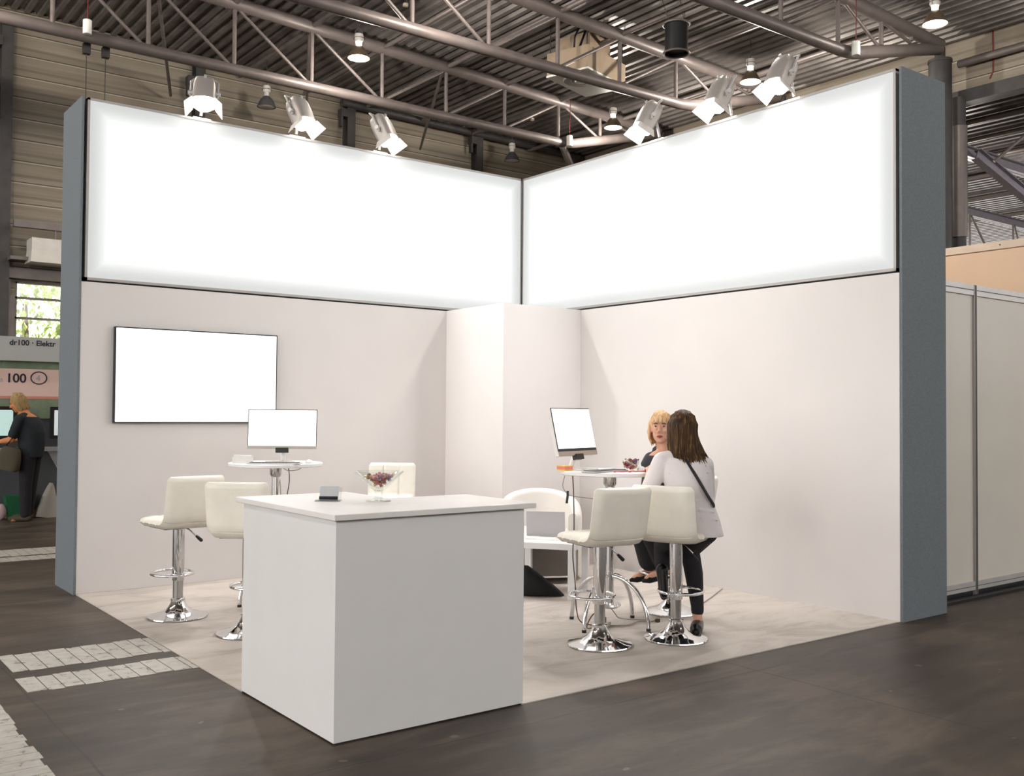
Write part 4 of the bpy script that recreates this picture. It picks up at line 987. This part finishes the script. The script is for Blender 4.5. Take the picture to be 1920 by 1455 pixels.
# ------------------------------------------------------------------ neighbouring stand at the back left
t = T('neighbour_stand', 'neighbouring stand with grey fascia and pink poster at the back left', 'exhibition stand', (0, 7.0, 0))
P('back_board', MB().box((-6.0, 0.0, 0), (-2.2, 0.08, 2.2)), M['booth_grey'], t, smooth=False)
fa = P('fascia', MB().box((-6.0, -0.12, 2.20), (-2.2, 0.08, 2.545)), M['fascia'], t, smooth=False)
text_mesh('fascia_lettering', 'dr100 · Elektr', 0.108, M['ink'], fa, (-3.835, -0.123, 2.425), (PI/2, 0, 0), 0.001, 0.002)
text_mesh('fascia_lettering', 'D', 0.108, M['ink'], fa, (-3.18, -0.123, 2.27), (PI/2, 0, 0), 0.001, 0.002)
P('green_band', MB().box((-6.0, -0.02, 2.09), (-2.2, 0.0, 2.20)), M['poster_green'], t, smooth=False)
po = P('poster', MB().box((-6.0, -0.02, 1.70), (-2.2, 0.0, 2.09)), M['poster_pink'], t, smooth=False)
text_mesh('poster_lettering', '100', 0.18, M['ink'], po, (-3.855, -0.022, 1.895), (PI/2, 0, 0), 0.001, 0.0035)
text_mesh('poster_lettering', 'a', 0.10, M['pale_grey'], po, (-3.93, -0.022, 1.90), (PI/2, 0, 0), 0.001, 0.0)
rg = MB().tube([(-3.42 + 0.105*math.cos(2*PI*k/32), -0.022, 1.965 + 0.088*math.sin(2*PI*k/32)) for k in range(32)], 0.008, 6, loop=True)
P('poster_emblem', rg, M['ink'], po)
text_mesh('poster_lettering', '4', 0.11, M['pale_grey'], po, (-3.455, -0.022, 1.925), (PI/2, 0, 0), 0.001, 0.0035)
P('salmon_band', MB().box((-6.0, -0.022, 1.66), (-2.2, 0.0, 1.70)), M['poster_salmon'], t, smooth=False)
P('grey_band', MB().box((-6.0, -0.018, 1.38), (-2.2, 0.0, 1.66)), M['poster_green'], t, smooth=False)
P('desk', MB().box((-6.0, -0.42, 0.92), (-2.2, 0.0, 0.97)), M['pale_grey'], t, smooth=False)
P('desk_front', MB().box((-6.0, -0.36, 0.10), (-2.2, -0.32, 0.92)), M['booth_grey'], t, smooth=False)
P('kick_board', MB().box((-6.0, -0.34, 0.0), (-2.2, -0.30, 0.10)), M['poster_salmon'], t, smooth=False)
arc = MB(); r0 = []
for k in range(12):
    u = k / 11; x = -3.36 + 0.28*math.sin(u*PI/2); z = 0.92 - 0.80*u
    r0.append([(x, -0.366, z), (x + 0.16, -0.366, z), (x + 0.16, -0.36, z), (x, -0.36, z)])
P('curved_panel', arc.rings(r0), M['pale_grey'], t, smooth=False)
for x, m, l in ((-4.02, 'screen_teal', 'monitor glowing teal behind the standing man'), (-3.02, 'screen_pale', 'monitor glowing pale blue beside the left wing')):
    t2 = T('monitor', l, 'monitor', (x, 6.78, 0.97))
    P('casing', MB().box((-0.28, -0.02, 0.12), (0.28, 0.03, 0.58)), M['black_plastic'], t2, smooth=False)
    P('display', MB().box((-0.23, -0.024, 0.17), (0.23, -0.019, 0.53)), M[m], t2, smooth=False)
    P('stand', MB().box((-0.04, -0.01, 0.0), (0.04, 0.03, 0.13)).box((-0.12, -0.06, 0), (0.12, 0.08, 0.012)), M['black_plastic'], t2, smooth=False)
b = MB(); b.rings([[(-0.15, -0.09, 0), (0.15, -0.09, 0), (0.15, 0.09, 0), (-0.15, 0.09, 0)], [(-0.19, -0.12, 0.32), (0.19, -0.12, 0.32), (0.19, 0.12, 0.32), (-0.19, 0.12, 0.32)], [(-0.18, -0.11, 0.32), (0.18, -0.11, 0.32), (0.18, 0.11, 0.32), (-0.18, 0.11, 0.32)], [(-0.14, -0.08, 0.02), (0.14, -0.08, 0.02), (0.14, 0.08, 0.02), (-0.14, 0.08, 0.02)]])
t = tag(P('plastic_crate', b, M['green_plastic'], smooth=False, loc=(-3.74, 6.50, 0.0), rot=(0, 0, 0.0)), 'green plastic crate on the floor behind the standing man', 'crate')
b = MB(); b.rings([[(sx*math.cos(a), 0.08*math.sin(a), z) for a in [2*PI*k/16 for k in range(16)]] for z, sx in ((0.0, 0.15), (0.12, 0.14), (0.28, 0.10), (0.42, 0.05), (0.48, 0.02))])
t = tag(P('paper_sack', b, M['sack'], loc=(-3.46, 6.42, 0.2), rot=(0, 0.12, 0)), 'pale sack leaning against the desk behind the standing man', 'sack')
t.location = (-3.40, 6.45, 0.0)
b = MB(); b.ell((0, 0, 0.11), (0.07, 0.06, 0.11), 16, 10)
tag(P('cloth_bundle', b, M['pink_cloth'], loc=(-3.98, 6.42, 0.0)), 'pale pink bundle on the floor left of the green crate', 'bundle')

# ------------------------------------------------------------------ people
def head_shape(b, c, q, s=1.0):
    """c: centre of the skull; q: 3x3 rotation, local -y is where the face looks"""
    c = Vector(c)
    def p(x, y, z): return c + q @ Vector((x*s, y*s, z*s))
    b.ell(p(0, 0.012, 0.02), (0.074*s, 0.092*s, 0.092*s), 24, 16, mtx=q)
    b.ell(p(0, -0.022, -0.045), (0.058*s, 0.064*s, 0.072*s), 20, 12, mtx=q)
    b.ell(p(0, -0.052, -0.098), (0.028*s, 0.024*s, 0.020*s), 14, 8, mtx=q)
    b.tube([p(0, -0.080, 0.012), p(0, -0.096, -0.016), p(0, -0.106, -0.034)], [0.009*s, 0.012*s, 0.015*s], 10)
    b.ell(p(0.012, -0.092, -0.036), (0.009*s, 0.010*s, 0.008*s), 10, 6, mtx=q); b.ell(p(-0.012, -0.092, -0.036), (0.009*s, 0.010*s, 0.008*s), 10, 6, mtx=q)
    for sx in (-1, 1):
        b.ell(p(sx*0.031, -0.070, -0.024), (0.022*s, 0.018*s, 0.020*s), 12, 8, mtx=q)
        b.ell(p(sx*0.030, -0.073, 0.027), (0.024*s, 0.014*s, 0.009*s), 12, 8, mtx=q)
        b.ell(p(sx*0.075, 0.012, -0.012), (0.010*s, 0.020*s, 0.032*s), 12, 8, mtx=q)
    return b
def hand_shape(b, wrist, palm_dir, palm_n, side, L=0.175, curl=0.5):
    """five fingers; palm_dir along the hand, palm_n the palm's normal (curl direction), side towards the thumb"""
    w = Vector(wrist); d = Vector(palm_dir).normalized(); n = Vector(palm_n).normalized(); s = Vector(side).normalized()
    q = Matrix((s, d, n)).transposed()
    b.ell(w + d*L*0.27, (L*0.23, L*0.30, L*0.085), 16, 10, mtx=q)
    for i, (off, ln) in enumerate(((0.165, 0.42), (0.055, 0.48), (-0.055, 0.45), (-0.16, 0.35))):
        p = w + d*L*0.47 + s*L*off; cur = curl*(0.8 + 0.15*i); pts = [p]; a = 0
        for k, f in enumerate((0.45, 0.32, 0.23)):
            a += cur*(0.5 if k == 0 else 0.7)
            p = p + (d*math.cos(a) + n*math.sin(a)) * (L*ln*f) + s*off*0.004; pts.append(p)
        b.limb(pts, [0.0085, 0.008, 0.0072, 0.0062], 8)
    p = w + d*L*0.12 + s*L*0.17; b.limb([p, p + s*L*0.16 + d*L*0.13 + n*L*0.04, p + s*L*0.21 + d*L*0.30 + n*L*0.09], [0.012, 0.0095, 0.0075], 8)
def torso_rings(b, rows):
    """rows: (x, y, z, half width, half depth)"""
    rs = []
    for x, y, z, hw, hd in rows:
        rs.append([(x + hw*math.copysign(abs(math.cos(a))**0.85, math.cos(a)), y + hd*math.copysign(abs(math.sin(a))**0.9, math.sin(a)), z) for a in [2*PI*k/28 for k in range(28)]])
    return b.rings(rs)
def foot_shape(b, ankle, toe_dir, down, L=0.225, r=1.0):
    a = Vector(ankle); t = Vector(toe_dir).normalized(); dn = Vector(down).normalized()
    heel = a + dn*0.055*r - t*0.035
    b.limb([a, heel + t*0.01], [0.034*r, 0.033*r], 12)
    b.limb([heel, a + dn*0.050*r + t*L*0.33, a + dn*0.062*r + t*L*0.62, a + dn*0.066*r + t*L*0.78], [0.033*r, 0.036*r, 0.034*r, 0.023*r], 12)
def face_parts(parent, c, q, s=1.0, hairm='brow'):
    c = Vector(c)
    def p(x, y, z): return c + q @ Vector((x*s, y*s, z*s))
    for sx in (-1, 1):
        e = P('eye', MB().ell(p(sx*0.031, -0.0805, 0.008), (0.0115*s, 0.007*s, 0.0048*s), 14, 8, mtx=q), M['shaded_eye_white'], parent)
        P('iris', MB().ell(p(sx*0.031, -0.0855, 0.008), (0.0065*s, 0.0035*s, 0.0055*s), 10, 6, mtx=q), M['iris'], e)
        P('eyebrow', MB().tube([p(sx*0.016, -0.088, 0.026), p(sx*0.032, -0.089, 0.031), p(sx*0.048, -0.080, 0.026)], [0.003, 0.004, 0.002], 8), M[hairm], parent)
    P('lips', MB().tube([p(-0.023, -0.083, -0.068), p(-0.010, -0.091, -0.064), p(0, -0.0925, -0.066), p(0.010, -0.091, -0.064), p(0.023, -0.083, -0.068)], [0.002, 0.0055, 0.006, 0.0055, 0.002], 8)
        .tube([p(-0.020, -0.083, -0.070), p(0, -0.091, -0.075), p(0.020, -0.083, -0.070)], [0.002, 0.0065, 0.002], 8), M['lips'], parent)
def strands(b, rows, seed, n, r, jitter):
    """rows: function u in 0..1 -> list of points down the lock"""
    rnd = random.Random(seed)
    for i in range(n):
        u = (i + rnd.random()) / n
        pts = [Vector(p) + Vector((rnd.uniform(-1, 1), rnd.uniform(-1, 1), rnd.uniform(-1, 1))) * jitter for p in rows(u, rnd)]
        m = len(pts); b.tube(pts, [r*(1.0 if k < m - 2 else (0.75 if k == m - 2 else 0.25)) for k in range(m)], 6)

def rotz3(a): return Matrix.Rotation(a, 3, 'Z')
# --- brown haired woman in white, on the right front stool. Local x = view right, y = away, origin under the stool pole
W1o = (-1.76, -3.97, 0.0)
def woman_one():
    hc = Vector((0.045, 0.02, 1.405)); q = rotz3(R(160)) @ Matrix.Rotation(R(8), 3, 'X')     # face turned away, a little left
    b = MB(); head_shape(b, hc, q)
    b.limb([(0.052, 0.03, 1.34), (0.062, 0.01, 1.22)], [0.05, 0.058])
    tor = [(0.115, 0.03, 0.70, 0.165, 0.125), (0.115, 0.02, 0.78, 0.17, 0.125), (0.10, 0.0, 0.88, 0.145, 0.105), (0.085, -0.01, 0.98, 0.145, 0.10), (0.075, -0.01, 1.08, 0.152, 0.105), (0.06, 0.0, 1.17, 0.155, 0.10), (0.055, 0.0, 1.215, 0.12, 0.08), (0.062, 0.01, 1.26, 0.07, 0.06)]
    torso_rings(b, tor)
    sl, sr = Vector((-0.095, 0.0, 1.185)), Vector((0.185, -0.005, 1.165))
    el, er = Vector((-0.155, 0.13, 1.045)), Vector((0.245, 0.17, 0.95))
    hl, hr = Vector((-0.145, 0.20, 1.125)), Vector((0.10, 0.33, 0.86))
    el = Vector((-0.185, 0.01, 0.995))
    b.limb([sl, el, hl], [0.056, 0.041, 0.027]); b.limb([sr, er, hr], [0.056, 0.041, 0.027])
    hand_shape(b, hl, (0.05, 0.9, 0.0), (0, 0, -1), (0.9, 0.25, 0), curl=0.25)
    hand_shape(b, hr, (-0.7, 0.5, -0.25), (0, -0.3, -1), (0.5, 0.7, 0), curl=0.3)
    # legs
    kr, ar = Vector((0.145, 0.30, 0.56)), Vector((0.185, 0.215, 0.11))
    kl, al = Vector((-0.035, 0.33, 0.58)), Vector((-0.070, 0.17, 0.405))
    b.limb([(0.20, 0.06, 0.735), kr, (0.165, 0.245, 0.40), ar], [0.090, 0.058, 0.055, 0.034])
    b.limb([(0.04, 0.06, 0.735), kl, al], [0.090, 0.060, 0.038])
    foot_shape(b, ar, (-0.25, -0.97, 0), (0, 0, -1))
    foot_shape(b, al, (0.05, -0.12, -1), (-0.05, -0.9, 0.12), L=0.165, r=0.9)
    me = fused(b, 'person', 0.006, 3)
    o = link('person', me, M['skin'], None, ang=180, loc=W1o, rot=(0, 0, VR))
    tag(o, 'brown haired woman in a white top sitting with her back turned', 'person')
    # shirt
    s = MB(); torso_rings(s, [(x, y, z, hw + 0.012, hd + 0.012) for x, y, z, hw, hd in tor[1:-1]])
    torso_rings(s, [(0.13, 0.0, 0.695, 0.188, 0.145), (0.125, 0.0, 0.72, 0.186, 0.145), (0.115, 0.01, 0.80, 0.178, 0.135), (0.10, 0.0, 0.90, 0.155, 0.115)])
    s.limb([(0.06, 0.0, 1.215), sl + Vector((0.012, 0, 0.01))], [0.065, 0.06]); s.limb([(0.06, 0.0, 1.215), sr + Vector((-0.012, 0, 0.01))], [0.065, 0.06])
    s.limb([sl, sl + (el - sl)*0.45, sl + (el - sl)*0.97], [0.066, 0.063, 0.055]); s.limb([sr, sr + (er - sr)*0.5, sr + (er - sr)*0.95], [0.066, 0.06, 0.052])
    # folds across the back
    for z, x0, x1 in ((1.135, -0.07, 0.20), (1.09, 0.02, 0.21), (0.93, 0.0, 0.22), (0.87, 0.03, 0.25), (0.82, 0.02, 0.27)):
        s.tube([(x0, -0.085, z - 0.02), ((x0+x1)/2, -0.116, z + 0.006), (x1, -0.09, z - 0.012)], [0.004, 0.009, 0.004], 8)
    link('white_top', fused(s, 'white_top', 0.006, 4), M['shirt'], o, ang=180)
    tr = MB(); tr.limb([(0.20, 0.06, 0.725), kr, (0.165, 0.245, 0.40), ar + Vector((0, 0.008, 0.075)), ar + Vector((0, 0.004, 0.045))], [0.100, 0.068, 0.064, 0.045, 0.045])
    tr.limb([(0.04, 0.06, 0.725), kl, al + (kl - al)*0.25], [0.100, 0.068, 0.05]); tr.ell((0.12, 0.05, 0.71), (0.165, 0.12, 0.06))
    link('black_leggings', fused(tr, 'black_leggings', 0.007, 4), M['black_denim'], o, ang=180)
    for a, td, dn, sl_ in ((ar, (-0.25, -0.97, 0), (0, 0, -1), 1.0), (al, (0.05, -0.12, -1), (-0.05, -0.9, 0.12), 0.8)):
        sh = MB(); A = Vector(a); t_ = Vector(td).normalized(); d_ = Vector(dn).normalized()
        hl_ = A + d_*0.058 - t_*0.035
        sh.limb([hl_ - d_*0.004, A + d_*0.056 + t_*0.06*sl_, A + d_*0.060 + t_*0.135*sl_, A + d_*0.066 + t_*0.18*sl_], [0.042, 0.045*sl_, 0.043*sl_, 0.031*sl_], 14)
        sh.limb([A + d_*0.09 - t_*0.035, A + d_*0.092 + t_*0.16*sl_], [0.022, 0.026], 12)
        link('black_loafer', fused(sh, 'black_loafer', 0.006, 3), M['patent'], o, ang=180)
    # cross-body strap over the back: left neck to right waist
    P('bag_strap', MB().tube([(0.0, 0.02, 1.285), (0.005, -0.05, 1.27), (0.05, -0.105, 1.20), (0.12, -0.132, 1.08), (0.18, -0.130, 0.98), (0.235, -0.09, 0.905), (0.26, 0.02, 0.88)], 0.0135, 10, flat=0.4), M['strap'], o)
    # long hair
    h = MB(); h.ell(hc + Vector((0.0, 0.0, 0.026)), (0.092, 0.106, 0.103), 40, 24, mtx=q)
    hairline = []
    def lock(u, rnd):
        a = R(-205) + R(250)*u          # around the back of the head, in view-frame angle
        c, s_ = math.cos(a), math.sin(a); top = hc + Vector((0, 0, 0.115))
        fl = 0.5 + 0.5*c                # more flare on the right
        r1 = 0.088; end = 0.175 + 0.05*rnd.random() + 0.05*fl
        return [top + Vector((0.01*c, 0.01*s_, 0.004)), hc + Vector((0.042*c, 0.048*s_, 0.109)), hc + Vector((0.070*c, 0.082*s_, 0.083)), hc + Vector((r1*c, 0.100*s_, 0.03)), hc + Vector(((r1 + 0.004)*c, 0.102*s_, -0.05)),
                hc + Vector(((r1 + 0.004 + 0.018*fl)*c + 0.012*fl, 0.098*s_, -0.115)), hc + Vector(((r1 + 0.045*fl)*c + (0.015 + 0.055*rnd.random())*fl, 0.105*s_ - 0.02, -end))]
    strands(h, lock, 3, 190, 0.0085, 0.003); strands(h, lock, 4, 130, 0.0065, 0.008)
    P('long_hair', h, M['hair_brown'], o, ang=80)
    return o
woman_one()

# --- blonde woman, facing the viewer, on the rear stool
W2o = (-1.12, -3.32, 0.0)
def woman_two():
    hc = Vector((-0.088, -0.03, 1.400)); q = rotz3(R(-14)) @ Matrix.Rotation(R(-3), 3, 'X')
    b = MB(); head_shape(b, hc, q)
    b.limb([(-0.075, 0.0, 1.33), (-0.06, 0.015, 1.20)], [0.047, 0.055])
    tor = [(-0.01, 0.02, 0.70, 0.15, 0.14), (-0.015, 0.02, 0.80, 0.14, 0.13), (-0.03, 0.02, 0.92, 0.13, 0.11), (-0.045, 0.02, 1.04, 0.155, 0.11), (-0.055, 0.02, 1.13, 0.165, 0.10), (-0.058, 0.02, 1.19, 0.13, 0.08), (-0.06, 0.015, 1.23, 0.06, 0.05)]
    torso_rings(b, tor)
    sl, sr = Vector((-0.150, 0.03, 1.155)), Vector((0.09, 0.0, 1.15))
    el, er = Vector((-0.185, 0.0, 0.96)), Vector((0.06, -0.16, 0.95))
    hl, hr = Vector((-0.27, -0.20, 0.84)), Vector((-0.14, -0.28, 0.86))
    b.limb([sl, el, hl], [0.052, 0.038, 0.026]); b.limb([sr, er, hr], [0.052, 0.038, 0.026])
    hand_shape(b, hl, (-0.1, -0.9, -0.3), (0, 0.2, -1), (0.9, -0.1, 0), curl=0.3); hand_shape(b, hr, (-0.8, -0.5, -0.2), (0, 0.2, -1), (-0.5, 0.8, 0), curl=0.3)
    kl, al = Vector((-0.26, -0.10, 0.66)), Vector((-0.150, -0.02, 0.345))
    kr, ar = Vector((-0.20, -0.24, 0.64)), Vector((-0.075, -0.13, 0.36))
    b.limb([(-0.03, 0.07, 0.735), kl, al], [0.085, 0.056, 0.033]); b.limb([(-0.01, -0.07, 0.735), kr, ar], [0.085, 0.056, 0.033])
    foot_shape(b, al, (-0.93, -0.3, -0.1), (0, 0, -1), L=0.19, r=0.85); foot_shape(b, ar, (-0.9, -0.35, -0.1), (0, 0, -1), L=0.19, r=0.85)
    o = link('person', fused(b, 'person', 0.006, 3), M['skin'], None, ang=180, loc=W2o, rot=(0, 0, VR))
    tag(o, 'blonde woman in a dark jacket sitting behind the woman in white', 'person')
    face_parts(o, hc, q)
    s = MB(); torso_rings(s, [(x, y, z, hw + 0.013, hd + 0.013) for x, y, z, hw, hd in tor[:-1]])
    s.limb([(-0.058, 0.02, 1.175), sl], [0.06, 0.058]); s.limb([(-0.058, 0.02, 1.175), sr], [0.06, 0.058]); s.limb([(-0.115, 0.03, 1.23), (-0.06, 0.06, 1.255), (-0.005, 0.03, 1.23)], [0.03, 0.035, 0.03])
    s.limb([sl, el, el + (hl - el)*0.9], [0.062, 0.048, 0.036]); s.limb([sr, er, er + (hr - er)*0.9], [0.062, 0.048, 0.036])
    link('dark_jacket', fused(s, 'dark_jacket', 0.007, 4), M['charcoal'], o, ang=180)
    tr = MB()
    tr.limb([(-0.03, 0.07, 0.725), kl, al + Vector((-0.02, 0, 0.055))], [0.095, 0.072, 0.085]); tr.limb([(-0.01, -0.07, 0.725), kr, ar + Vector((-0.0, 0, 0.06))], [0.095, 0.075, 0.085])
    tr.ell((-0.02, 0, 0.71), (0.13, 0.15, 0.06))
    link('wide_trousers', fused(tr, 'wide_trousers', 0.007, 4), M['black_denim'], o, ang=180)
    for a, td in ((al, (-0.93, -0.3, -0.1)), (ar, (-0.9, -0.35, -0.1))):
        sh = MB(); A = Vector(a); t_ = Vector(td).normalized(); d_ = Vector((0, 0, -1))
        sh.limb([A + d_*0.055 - t_*0.035, A + d_*0.060 + t_*0.065, A + d_*0.066 + t_*0.125, A + d_*0.072 + t_*0.175], [0.030, 0.033, 0.031, 0.014], 14)
        link('black_flat_shoe', fused(sh, 'black_flat_shoe', 0.005, 3), M['black_denim'], o, ang=180)
    h = MB(); h.ell(hc + q @ Vector((0, 0.022, 0.038)), (0.086, 0.094, 0.088), 24, 14, mtx=q)
    def side(u, rnd):
        a = R(-6) + R(192)*u            # local: face at -y; locks hang from both temples round the back
        c, s_ = math.cos(a), math.sin(a)
        end = 0.105 + 0.03*rnd.random()
        L_ = [(0.01*c, 0.01*s_ + 0.01, 0.125), (0.06*c, 0.065*s_ + 0.01, 0.095), (0.087*c, 0.092*s_ + 0.012, 0.03), (0.091*c, 0.094*s_ + 0.008, -0.03), (0.085*c, 0.088*s_ - 0.004, -0.08), (0.068*c, 0.080*s_ - 0.012, -end)]
        return [hc + q @ Vector(p) for p in L_]
    def fringe(u, rnd):
        x = -0.066 + 0.132*u
        L_ = [(x*0.3, 0.0, 0.127), (x*0.75, -0.055, 0.108), (x*0.98, -0.092 + 6*x*x, 0.065), (x*1.02, -0.099 + 6*x*x, 0.033 + 0.008*rnd.random())]
        return [hc + q @ Vector(p) for p in L_]
    strands(h, side, 11, 90, 0.011, 0.004); strands(h, fringe, 12, 34, 0.0085, 0.003)
    P('bobbed_hair', h, M['hair_blonde'], o, ang=80)
woman_two()

# --- standing man at the neighbouring stand; local x = view right
def man():
    b = MB(); hc = Vector((-0.125, 0.0, 1.60)); q = rotz3(R(-75)) @ Matrix.Rotation(R(22), 3, 'X')
    head_shape(b, hc, q, 1.05)
    b.limb([(-0.09, 0.01, 1.54), (-0.02, 0.01, 1.44)], [0.058, 0.066])
    tor = [(0.065, 0.0, 0.86, 0.135, 0.165), (0.07, 0.0, 0.96, 0.14, 0.165), (0.075, 0.0, 1.08, 0.145, 0.165), (0.06, 0.0, 1.20, 0.155, 0.18), (0.03, 0.0, 1.32, 0.15, 0.19), (0.0, 0.0, 1.41, 0.12, 0.17), (-0.02, 0.0, 1.46, 0.07, 0.08)]
    torso_rings(b, tor)
    sn, sf = Vector((0.0, -0.19, 1.37)), Vector((0.0, 0.19, 1.37))
    en, ef = Vector((-0.10, -0.21, 1.10)), Vector((-0.09, 0.22, 1.12))
    wn, wf_ = Vector((-0.29, -0.12, 1.07)), Vector((-0.30, 0.13, 1.08))
    b.limb([sn, en, wn], [0.062, 0.048, 0.032]); b.limb([sf, ef, wf_], [0.062, 0.048, 0.032])
    hand_shape(b, wn, (-1, 0.15, -0.1), (0, 0.2, -1), (0.1, 0.9, 0), 0.19, 0.3); hand_shape(b, wf_, (-1, -0.15, -0.1), (0, -0.2, -1), (0.1, -0.9, 0), 0.19, 0.3)
    for sy, kx, ax in ((-1, 0.05, 0.055), (1, 0.03, 0.0)):
        b.limb([(0.06, sy*0.085, 0.88), (kx, sy*0.09, 0.48), (ax, sy*0.09, 0.09)], [0.095, 0.062, 0.042])
        foot_shape(b, (ax, sy*0.09, 0.09), (-1, sy*0.15, 0), (0, 0, -1), 0.25)
    o = link('person', fused(b, 'person', 0.008, 3), M['skin_tan'], None, ang=180, loc=(-3.735, 6.16, 0.0), rot=(0, 0, VR))
    tag(o, 'fair haired man in dark clothes standing bent at the neighbouring stand', 'person')
    face_parts(o, hc, q, 1.05)
    s = MB(); torso_rings(s, [(x, y, z, hw + 0.015, hd + 0.015) for x, y, z, hw, hd in tor[:-1]])
    for s0, e0 in ((sn, en), (sf, ef)):
        s.limb([(0.0, s0.y*0.4, 1.40), s0], [0.07, 0.07]); s.limb([s0, s0 + (e0 - s0)*0.75], [0.074, 0.066])
    link('dark_t_shirt', fused(s, 'dark_t_shirt', 0.009, 4), M['navy_shirt'], o, ang=180)
    tr = MB()
    for sy, kx, ax in ((-1, 0.05, 0.055), (1, 0.03, 0.0)):
        tr.limb([(0.06, sy*0.085, 0.90), (kx, sy*0.09, 0.48), (ax, sy*0.09, 0.10)], [0.112, 0.082, 0.07])
    tr.ell((0.065, 0, 0.92), (0.145, 0.18, 0.09))
    link('dark_trousers', fused(tr, 'dark_trousers', 0.009, 4), M['black_denim'], o, ang=180)
    for sy, ax in ((-1, 0.055), (1, 0.0)):
        sh = MB(); sh.limb([(ax + 0.03, sy*0.09, 0.045), (ax - 0.08, sy*0.10, 0.042), (ax - 0.19, sy*0.115, 0.034)], [0.044, 0.044, 0.034], 12)
        link('brown_shoe', fused(sh, 'brown_shoe', 0.006, 3), M['bag_brown'], o, ang=180)
    h = MB(); h.ell(hc + q @ Vector((0, 0.022, 0.035)), (0.09, 0.10, 0.092), 24, 14, mtx=q)
    def lk(u, rnd):
        a = R(-20) + R(220)*u; c, s_ = math.cos(a), math.sin(a)
        return [hc + q @ Vector(p) for p in ((0.01*c, 0.01*s_, 0.13), (0.07*c, 0.075*s_ + 0.01, 0.10), (0.094*c, 0.10*s_ + 0.012, 0.03), (0.094*c, 0.10*s_ + 0.015, -0.04), (0.085*c, 0.10*s_ + 0.02, -0.10 - 0.03*rnd.random()))]
    strands(h, lk, 21, 80, 0.013, 0.004)
    P('fair_hair', h, M['hair_fair'], o, ang=80)
    bg = MB(); bg.rings([[(sx*math.copysign(abs(math.cos(a))**0.6, math.cos(a)), 0.07*math.copysign(abs(math.sin(a))**0.7, math.sin(a)), z) for a in [2*PI*k/20 for k in range(20)]] for z, sx in ((0.0, 0.13), (0.03, 0.16), (0.16, 0.15), (0.28, 0.12), (0.31, 0.08))])
    bo = P('shoulder_bag', bg, M['bag_brown'], None, ang=60)
    bo.matrix_world = Matrix.Translation((-3.735, 6.16, 0.0)) @ Matrix.Rotation(VR, 4, 'Z') @ Matrix.Translation((-0.115, -0.28, 0.70)) @ Matrix.Rotation(R(12), 4, 'Y')
    tag(bo, 'brown shoulder bag hanging at the hip of the standing man', 'bag')
    P('bag_strap', MB().tube([(-0.10, 0.03, 0.30), (0.0, 0.03, 0.5), (0.06, 0.05, 0.73)], 0.012, 8, flat=0.4), M['strap'], bo)
man()

# ------------------------------------------------------------------ light
l = bpy.data.lights.new('peach_fill_spot', 'SPOT'); l.energy = 230; l.color = (1.0, 0.93, 0.84); l.spot_size = R(110); l.spot_blend = 0.6; l.shadow_soft_size = 0.08  # unseen spot added to brighten the peach wall, no fitting built
lo = bpy.data.objects.new('peach_fill_spot', l); COL.objects.link(lo); lo.location = (1.2, -2.6, 4.6)
lo.rotation_euler = (Vector((3.06, -3.3, 2.8)) - lo.location).to_track_quat('-Z', 'Y').to_euler()
w = bpy.data.worlds.new('world'); SC.world = w; w.use_nodes = True
bgn = w.node_tree.nodes['Background']; bgn.inputs['Color'].default_value = (1.0, 0.975, 0.945, 1); bgn.inputs['Strength'].default_value = 4.3
sun = bpy.data.lights.new('sun', 'SUN'); sun.energy = 16.0; sun.angle = R(1); sun.color = (1.0, 0.95, 0.85)
so = bpy.data.objects.new('sun', sun); COL.objects.link(so); so.rotation_euler = (R(24), 0, R(8))

SC.view_settings.view_transform = 'Standard'; SC.view_settings.look = 'None'
SC.view_settings.exposure = 0.0; SC.view_settings.gamma = 1.0; SC.view_settings.use_curve_mapping = False
SC.cycles.use_denoising = True
SC.cycles.max_bounces = 8; SC.cycles.diffuse_bounces = 4; SC.cycles.glossy_bounces = 4; SC.cycles.transmission_bounces = 8
SC.cycles.sample_clamp_indirect = 6.0; SC.cycles.caustics_reflective = False; SC.cycles.caustics_refractive = False
